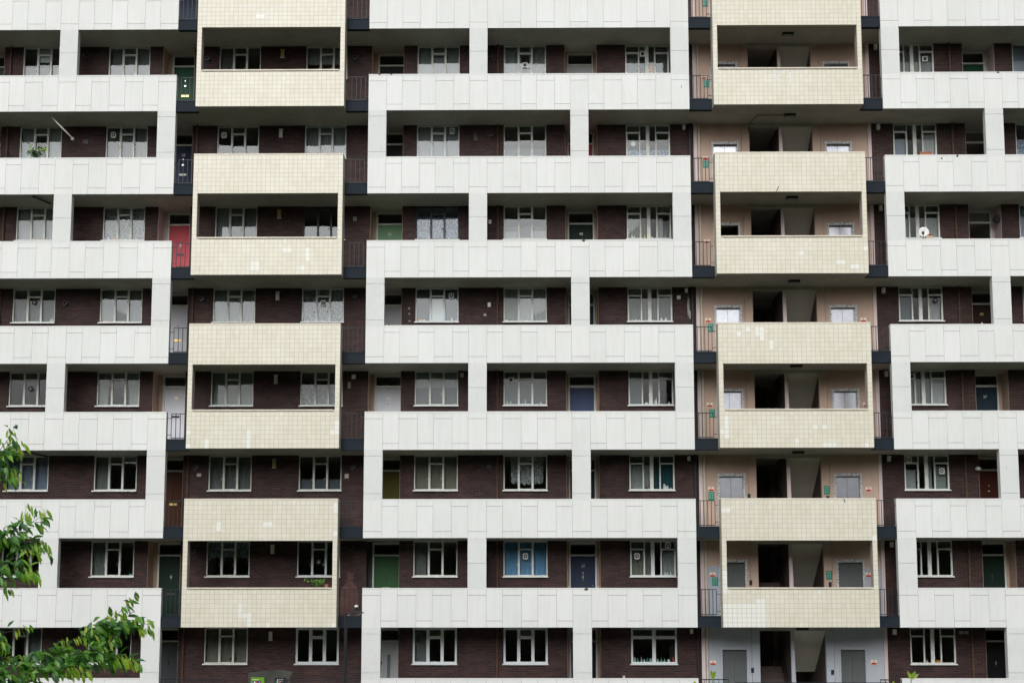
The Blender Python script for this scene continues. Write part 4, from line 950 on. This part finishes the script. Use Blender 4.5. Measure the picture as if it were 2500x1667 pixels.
branches = [
    # (spray points in metres at the tree's own distance, leaves)
    ([(-4.4, 3.9), (-3.0, 4.6), (-2.2, 4.72), (-1.98, 4.92), (-1.86, 5.12), (-1.80, 5.31)], 100, 0.),
    ([(-2.2, 4.75), (-1.95, 4.88), (-1.78, 4.98), (-1.70, 5.0)], 44, -.05),
    ([(-2.2, 4.6), (-1.95, 4.70), (-1.82, 4.66), (-1.75, 4.58)], 40, .06),
    ([(-3.0, 4.6), (-2.4, 4.55), (-1.95, 4.55), (-1.80, 4.72)], 36, .1),
    ([(-4.4, 3.0), (-3.0, 3.55), (-2.1, 3.75), (-1.85, 3.85), (-1.64, 4.02), (-1.57, 4.24)], 92, 0.),
    ([(-2.1, 3.75), (-1.8, 3.83), (-1.5, 3.97), (-1.30, 4.12)], 48, -.08),
    ([(-2.1, 3.75), (-1.75, 3.77), (-1.5, 3.75), (-1.36, 3.68)], 36, .12),
    ([(-3.0, 3.3), (-2.2, 3.38), (-1.9, 3.42), (-1.66, 3.56), (-1.42, 3.66), (-1.32, 3.58)], 74, .05),
    ([(-2.2, 3.38), (-1.85, 3.32), (-1.6, 3.36), (-1.40, 3.34)], 46, -.1),
    ([(-2.6, 3.25), (-2.0, 3.12), (-1.8, 3.1)], 26, .1),
    ([(-4.4, 2.2), (-3.0, 2.4), (-2.1, 2.46), (-1.8, 2.55), (-1.52, 2.60)], 66, .08),
    ([(-2.1, 2.46), (-1.85, 2.4), (-1.7, 2.36)], 30, -.1),
    ([(-4.4, 1.9), (-3.0, 1.9), (-2.1, 1.98), (-1.6, 2.13), (-1.28, 2.27), (-.98, 2.42), (-.66, 2.58), (-.42, 2.72), (-.24, 2.86), (-.12, 2.985)], 205, 0.),
    ([(-.66, 2.58), (-.45, 2.66), (-.2, 2.68), (.02, 2.66), (.09, 2.64)], 60, -.06),
    ([(-.85, 2.5), (-.62, 2.50), (-.45, 2.48), (-.33, 2.45)], 34, .1),
    ([(-1.28, 2.27), (-1.0, 2.24), (-.75, 2.22), (-.45, 2.20), (-.22, 2.20), (-.10, 2.19)], 112, .06),
    ([(-.9, 2.25), (-.68, 2.30), (-.5, 2.36), (-.42, 2.40)], 34, -.08),
    ([(-1.6, 2.13), (-1.25, 2.08), (-.95, 2.08), (-.72, 2.05)], 64, -.1),
    ([(-2.1, 1.98), (-1.85, 1.92), (-1.6, 1.92), (-1.45, 1.96)], 60, .1),
    ([(-2.2, 1.9), (-1.95, 2.18), (-1.75, 2.22)], 36, .15),
    ([(-2.6, 1.6), (-1.4, 1.62), (-.9, 1.72), (-.68, 1.78), (-.56, 1.79)], 40, .0),
]
for pts, n, dy in branches:
    spray(lv, tw, [P3(x, z, dy + random.uniform(-.05, .05)) for x, z in pts], int(n * 1.25), .145 if n > 40 else .13, .08)
lv.build('foliage', ['leaf', 'leafyoung'], tree, tuple(TB), True)
tw.build('branch', 'bark', tree, tuple(TB), True)
lv, tw = MB(), MB()                          # rest of the crown, outside the picture
for i in range(34):
    a = random.uniform(0, 2 * math.pi); z0 = random.uniform(2.2, 5.6); rr = random.uniform(.9, 1.9)
    p0 = TB + Vector((.1, 0, z0)); p1 = p0 + Vector((math.cos(a) * rr - .35, math.sin(a) * rr, .5 + .4 * random.random()))
    if p1.x > -2.45: p1.x = -2.45 - random.random() * .6
    spray(lv, tw, [p0, p0.lerp(p1, .5) + Vector((0, 0, .1)), p1], 36, .12, .12)
lv.build('foliage', ['leaf', 'leafyoung'], tree, tuple(TB), True); tw.build('branch', 'bark', tree, tuple(TB), True)

def shrub(x, z, label, lean):
    o = empty('young_shrub', (x, -31, 0), label, 'shrub', 'young shrub shoots at bottom edge')
    lv, tw = MB(), MB()
    for i in range(5):
        top = Vector((x, -31, z - .03)) if i == 0 else Vector((x + random.uniform(-.25, .25), -31 + random.uniform(-.2, .2), z - random.uniform(.25, .7)))
        base = Vector((x - lean * 1.2 + random.uniform(-.05, .05), -31, 0)); midp = base.lerp(top, .6) + Vector((random.uniform(-.04, .04), 0, 0))
        tw.tube([base, midp, top], [.012, .008, .003], 6)
        for k in range(12):
            p = midp.lerp(top, k / 12); leaf(lv, p, Vector((math.cos(k * 2.4), math.sin(k * 2.4), .5)), Vector((0, 0, 1)), .07, .03, .2, 0)
        for k in range(4 if i else 0): leaf(lv, top, Vector((math.cos(k * 1.6), math.sin(k * 1.6), 1.2)), Vector((0, -1, .3)), .06, .024, .1, 1)
    t = Vector((x, -31, z - .03))
    sh = [(-.45, 1.0), (.5, 1.0), (.75, .55)] if lean > 0 else [(-.15, 1.0), (.35, 1.0)]
    for dx, dz in sh: leaf(lv, t, Vector((dx, -.2, dz)), Vector((0, -1, .4)), .062, .026, .12, 1)
    leaf(lv, t - Vector((.12, 0, .06)), Vector((-.1, -.2, 1)), Vector((0, -1, .3)), .05, .026, .1, 1)
    lv.build('foliage', ['leafdark', 'leafyoung'], o, (x, -31, 0), True); tw.build('stem', col('green_stem', (.12, .2, .06), .6), o, (x, -31, 0), True)
shrub(6.27, 2.235, "pale green shoot of a young shrub at bottom edge left of the lifts", -.05)
shrub(7.63, 2.235, "pale green three-leaf shoot of young shrub at bottom edge right of the lifts", .06)

def potted(x, y, z, label, n=40, h=.35, pot=True, spread=.2, mat='leafdark', size=.09, cane=0):
    o = empty('potted_plant', (x, y, z), label, 'plant'); lv, tw = MB(), MB()
    if pot: MB().lathe([(.055, 0), (.075, .1), (.08, .11), (.06, .11)], (x, y, z), 12).build('plant_pot', 'terracotta', o, (x, y, z))
    if cane: tw.tube([(x, y, z), (x + .02, y, z + cane * .5), (x, y, z + cane)], .014, 6); z += cane
    for i in range(6):
        a = i * 1.05; top = Vector((x + math.cos(a) * spread * random.uniform(.4, 1), y + math.sin(a) * spread * .3, z + h * random.uniform(.55, 1)))
        spray(lv, tw, [Vector((x, y, z + (.1 if pot and not cane else 0))), Vector((x, y, z)).lerp(top, .6) + Vector((0, 0, .06)), top], n // 6, size, .03, .3, .12, .005)
    z -= cane; lv.build('foliage', [mat, 'leafyoung'], o, (x, y, z), True); tw.build('stem', 'bark', o, (x, y, z))
potted(-10.92, .62, SB(2) + .2, "tall dark leafy pot plant before leftmost window, second storey from top", 130, .62, True, .46, 'leafdark', .14, 1.12)
potted(-1.32, YF + .04, SB(7) + PT, "straggly green plant on coping of lowest left cream bay", 120, .34, False, .40, 'leaf', .085)
pp = MB().lathe([(.04, 0), (.06, .09), (.066, .10), (.05, .10)], (-1.06, YF + .06, SB(7) + PT), 12); tag(pp.build('flower_pot', 'terracotta', None, (-1.06, YF + .06, SB(7) + PT)), "small terracotta pot beside the plant on lowest left cream bay", 'flower pot')
potted(-4.25, 1.42, SB(7) - WH + .05, "reddish houseplant on sill of ground storey left cream bay window", 30, .2, True, .16)
# planters on the right block copings
def trough(x0, x1, z, mat, flowers, label):
    y = .02; mb = MB().box(x0, x1, y - .0, y + .13, z, z + .085).box(x0 - .01, x1 + .01, y - .01, y + .14, z + .085, z + .105); o = mb.build('flower_trough', mat, None, ((x0 + x1) / 2, y, z)); tag(o, label, 'planter')
    if flowers:
        f = MB()
        for i in range(46): leaf(f, Vector((random.uniform(x0 + .03, x1 - .03) * .45 + x1 * .55 - .04, y + .06 + random.uniform(-.05, .05), z + .1)), Vector((random.uniform(-.6, .6), random.uniform(-.6, .3), 1)), Vector((0, -1, .2)), .07, .045, .3)
        f.build('flowers', col('red_flower', (.35, .015, .02), .5), o, ((x0 + x1) / 2, y, z))
    return o
trough(17.62, 18.0, SB(2) + PT, 'terracotta', False, "terracotta trough on coping of right block, second storey from top")
trough(17.72, 17.94, SB(3) + PT, col('cream_trough', (.5, .44, .32), .6), True, "cream trough of red flowers in front of white dish, right block, third storey")
dish = empty('satellite_dish', (17.83, 1.0, SB(3) + .2), "round white satellite dish standing behind red flowers, right block, third storey", 'satellite dish')
MB().lathe([(.04, .05), (.10, .035), (.165, .0), (.172, -.004), (.165, -.008), (.06, .03), (.01, .036)], (17.82, .55, SB(3) + 1.60), 24, 'y').build('dish', 'whitepl', dish, (17.83, 1.0, SB(3) + .2), True)
MB().tube([(17.82, .60, SB(3) + 1.60), (17.82, .66, SB(3) + 1.35), (17.83, .7, SB(3) + .2)], .018, 8).build('mast', 'conc', dish, (17.83, 1.0, SB(3) + .2))
MB().tube([(17.82, .60, SB(3) + 1.44), (17.74, .36, SB(3) + 1.50)], .01, 6).box(17.70, 17.77, .32, .38, SB(3) + 1.47, SB(3) + 1.55).build('receiver_arm', 'darkpl', dish, (17.83, 1.0, SB(3) + .2))
# hanging basket / round lamp by the open door, right block
hb = MB().lathe([(.02, -.16), (.10, -.12), (.13, 0), (.12, .02)], (20.50, 1.42, SB(2) - .42), 14); hbo = hb.build('hanging_basket', 'darkpl', None, (20.50, 1.42, SB(2) - .42)); tag(hbo, "dark hanging basket beside open door, right block, third storey from top", 'hanging basket')
fl = MB()
for i in range(40): leaf(fl, Vector((20.50, 1.42, SB(2) - .42)) + rnd(.07), rnd(1) + Vector((0, -.2, .5)), Vector((0, -1, .5)), .09, .04, .3)
fl.build('foliage', 'leafdark', hbo, (20.50, 1.42, SB(2) - .42)); MB().tube([(20.50, 1.42, SB(2) - .42), (20.50, 1.42, SB(2) - .1), (20.53, 1.3, SB(2))], .005, 4).build('chain', 'black', hbo, (20.50, 1.42, SB(2) - .42))
for s, x in ((5, 19.46),):
    l = part(MB().lathe([(.02, -.09), (.08, -.06), (.095, 0), (.06, .03)], (x, 1.13, SB(s) - .45), 14), 'wall_lamp', 'lampw'); part(MB().tube([(x, 1.25, SB(s) - .38), (x, 1.13, SB(s) - .40)], .015, 6), 'lamp_arm', 'conc', l)
# long pale pole, no lamp, hung under the left soffit and washing-line brackets
tl = empty('tube_light', (-9.72, .55, SB(1) - .7), "long pale tube hanging askew under the left gallery ceiling, second storey from top", 'tube')
MB().tube([(-10.34, .35, SB(1) + .02 - .06), (-9.72, .62, SB(1) - .66)], .027, 10).build('tube', 'lampw', tl, (-9.72, .55, SB(1) - .7), True)
MB().lathe([(.05, -.05), (.06, .0), (.05, .05)], (-9.72, .62, SB(1) - .68), 10).build('end_cap', 'conc', tl, (-9.72, .55, SB(1) - .7)); MB().tube([(-9.9, .54, SB(1) - .48), (-9.9, .54, SB(1))], .008, 5).build('hanger', 'black', tl, (-9.72, .55, SB(1) - .7))
part(MB().tube([(-10.65, .10, SB(5) - .03), (-10.15, .75, SB(5) - .10)], .03, 6), 'washing_line_bracket', 'black')
part(MB().tube([(-10.75, .10, SB(2) - .03), (-10.35, .6, SB(2) - .10)], .028, 6), 'washing_line_bracket', 'black')
# strings / tiny marks on the right cream bay
part(MB().tube([(12.95, YF - .012, SB(2) - .1), (13.02, YF - .012, SB(2) + .06)], .011, 5), 'cable_end', 'black')
part(MB().prism([(14.77, SB(6) + PT - .05), (14.80, SB(6) + PT - .05), (14.84, SB(6) + PT - .16), (14.82, SB(6) + PT - .17)], YF - .008, YF - .001), 'cable_end', 'black')

# ---------------------------------------------------------------- street furniture at the foot
LX, LY = -.08, -3.0
lamp = empty('street_lamp', (LX, LY, 0), "black street lamp post with bowed head before the left cream bay", 'street lamp')
MB().tube([(LX, LY, 0), (LX, LY, .5)], .07, 12).tube([(LX, LY, .5), (LX, LY, 3.1)], .043, 12).lathe([(.043, 3.09), (.046, 3.10), (.02, 3.115)], (LX, LY, 0), 12).build('post', 'black', lamp, (LX, LY, 0), False)
MB().tube([(LX - .02, LY, 2.55), (LX - .09, LY, 2.62), (LX - .07, LY, 2.5), (LX - .02, LY, 2.49)], .012, 6).box(LX - .03, LX + .05, LY - .05, LY - .042, 2.47, 2.49).build('clamp_band', 'black', lamp, (LX, LY, 0))
MB().tube([(LX + .03, LY, 3.06), (LX + .18, LY, 3.12), (LX + .30, LY, 3.17)], .014, 8).build('arm', 'conc', lamp, (LX, LY, 0))
hd = MB(); hd.prism([(LX + .10, 3.11), (LX + .16, 3.185), (LX + .30, 3.20), (LX + .40, 3.185), (LX + .53, 3.145), (LX + .43, 3.125), (LX + .34, 3.075), (LX + .31, 3.14), (LX + .2, 3.15)], LY - .09, LY + .09)
hd.build('lamp_hood', col('dull_black', (.03, .032, .035), .35), lamp, (LX, LY, 0))
MB().lathe([(.05, 0), (.052, .06), (.05, .10), (.055, .11), (.045, .14), (.02, .165), (.015, .18)], (LX + .29, LY, 3.20), 12).build('finial', 'black', lamp, (LX, LY, 0)); MB().lathe([(.056, .105), (.058, .125), (.05, .15), (.02, .168)], (LX + .29, LY, 3.20), 12).build('finial_cap', 'whitepl', lamp, (LX, LY, 0))
def board(x0, x1, zt, h, mat, label, name, face, glyph=None):
    y = WY - .004; o = MB().box(x0, x1, y - .07, y - .002, zt - h, zt).build(name, mat, None, ((x0 + x1) / 2, y, zt - h)); tag(o, label, 'notice board')
    og = ((x0 + x1) / 2, y, zt - h); p = MB(); w = x1 - x0
    p.box(x0 + .04, x1 - .10, y - .073, y - .071, zt - h + .05, zt - .10); p.build('poster_field', 'ink' , o, og)
    for i, c in enumerate(face):
        MB().box(x0 + .05 + i * (w - .16) / len(face), x0 + .035 + (i + 1) * (w - .16) / len(face), y - .076, y - .0735, zt - h + .1, zt - .12).build('poster', c, o, og)
    if glyph: text_part('board_lettering', glyph[0], glyph[1], (x0 + x1) / 2 - .01, y - .078, zt - glyph[2], glyph[3], o)
    else: MB().box(x0 + .04, x1 - .16, y - .0735, y - .0715, zt - .085, zt - .06).build('heading_strip', col('pale_lime', (.55, .70, .30), .5), o, og)
board(-3.62, -3.20, 1.195, .7, col('lime_green', (.13, .33, .02), .4), "bright lime green notice board on grey render at bottom edge", 'notice_board',
      [col('p_teal', (.05, .25, .32)), 'whitepl', col('p_red', (.5, .12, .1)), col('p_blue', (.05, .09, .3)), col('p_pink', (.5, .12, .2))])
board(-2.88, -2.52, 1.19, .7, 'black', "black notice board with white lettering on grey render at bottom edge", 'notice_board', [col('p_green', (.05, .2, .1)), 'whitepl', col('p_red', (.5, .12, .1)), 'darkpl'], ("ART", .11, .125, 'whitepl'))
def low_rail(x0, x1, y, zt, label, bars=True):
    o = empty('railing', ((x0 + x1) / 2, y, 0), label, 'railing', 'low black railings at the foot of the flats'); og = ((x0 + x1) / 2, y, 0)
    MB().box(x0, x1, y - .02, y + .02, zt - .03, zt).box(x0, x1, y - .015, y + .015, .12, .15).build('rails', 'black', o, og)
    b = MB(); n = int((x1 - x0) / .13)
    for i in range(n + 1):
        x = x0 + (x1 - x0) * i / n; b.box(x - .009, x + .009, y - .009, y + .009, .0, zt - .03)
    b.build('bars', 'black', o, og)
    if zt: MB().box(x0 + .001, x1 - .001, y - .012, y + .012, zt - .14, zt - .12).build('mid_rail', 'black', o, og)
low_rail(-6.15, -4.12, .10, 1.19, "low black railing left of the lime green notice board")
low_rail(-2.55, -.01, .10, 1.16, "low black railing behind the street lamp post")
low_rail(10.33, 11.22, .02, 1.19, "short black railing left of the lobby entrance")
low_rail(11.24, 15.82, -.9, 1.12, "long black railing across the lobby entrance")
low_rail(15.84, 16.48, .02, 1.18, "short black railing right of the lobby entrance")
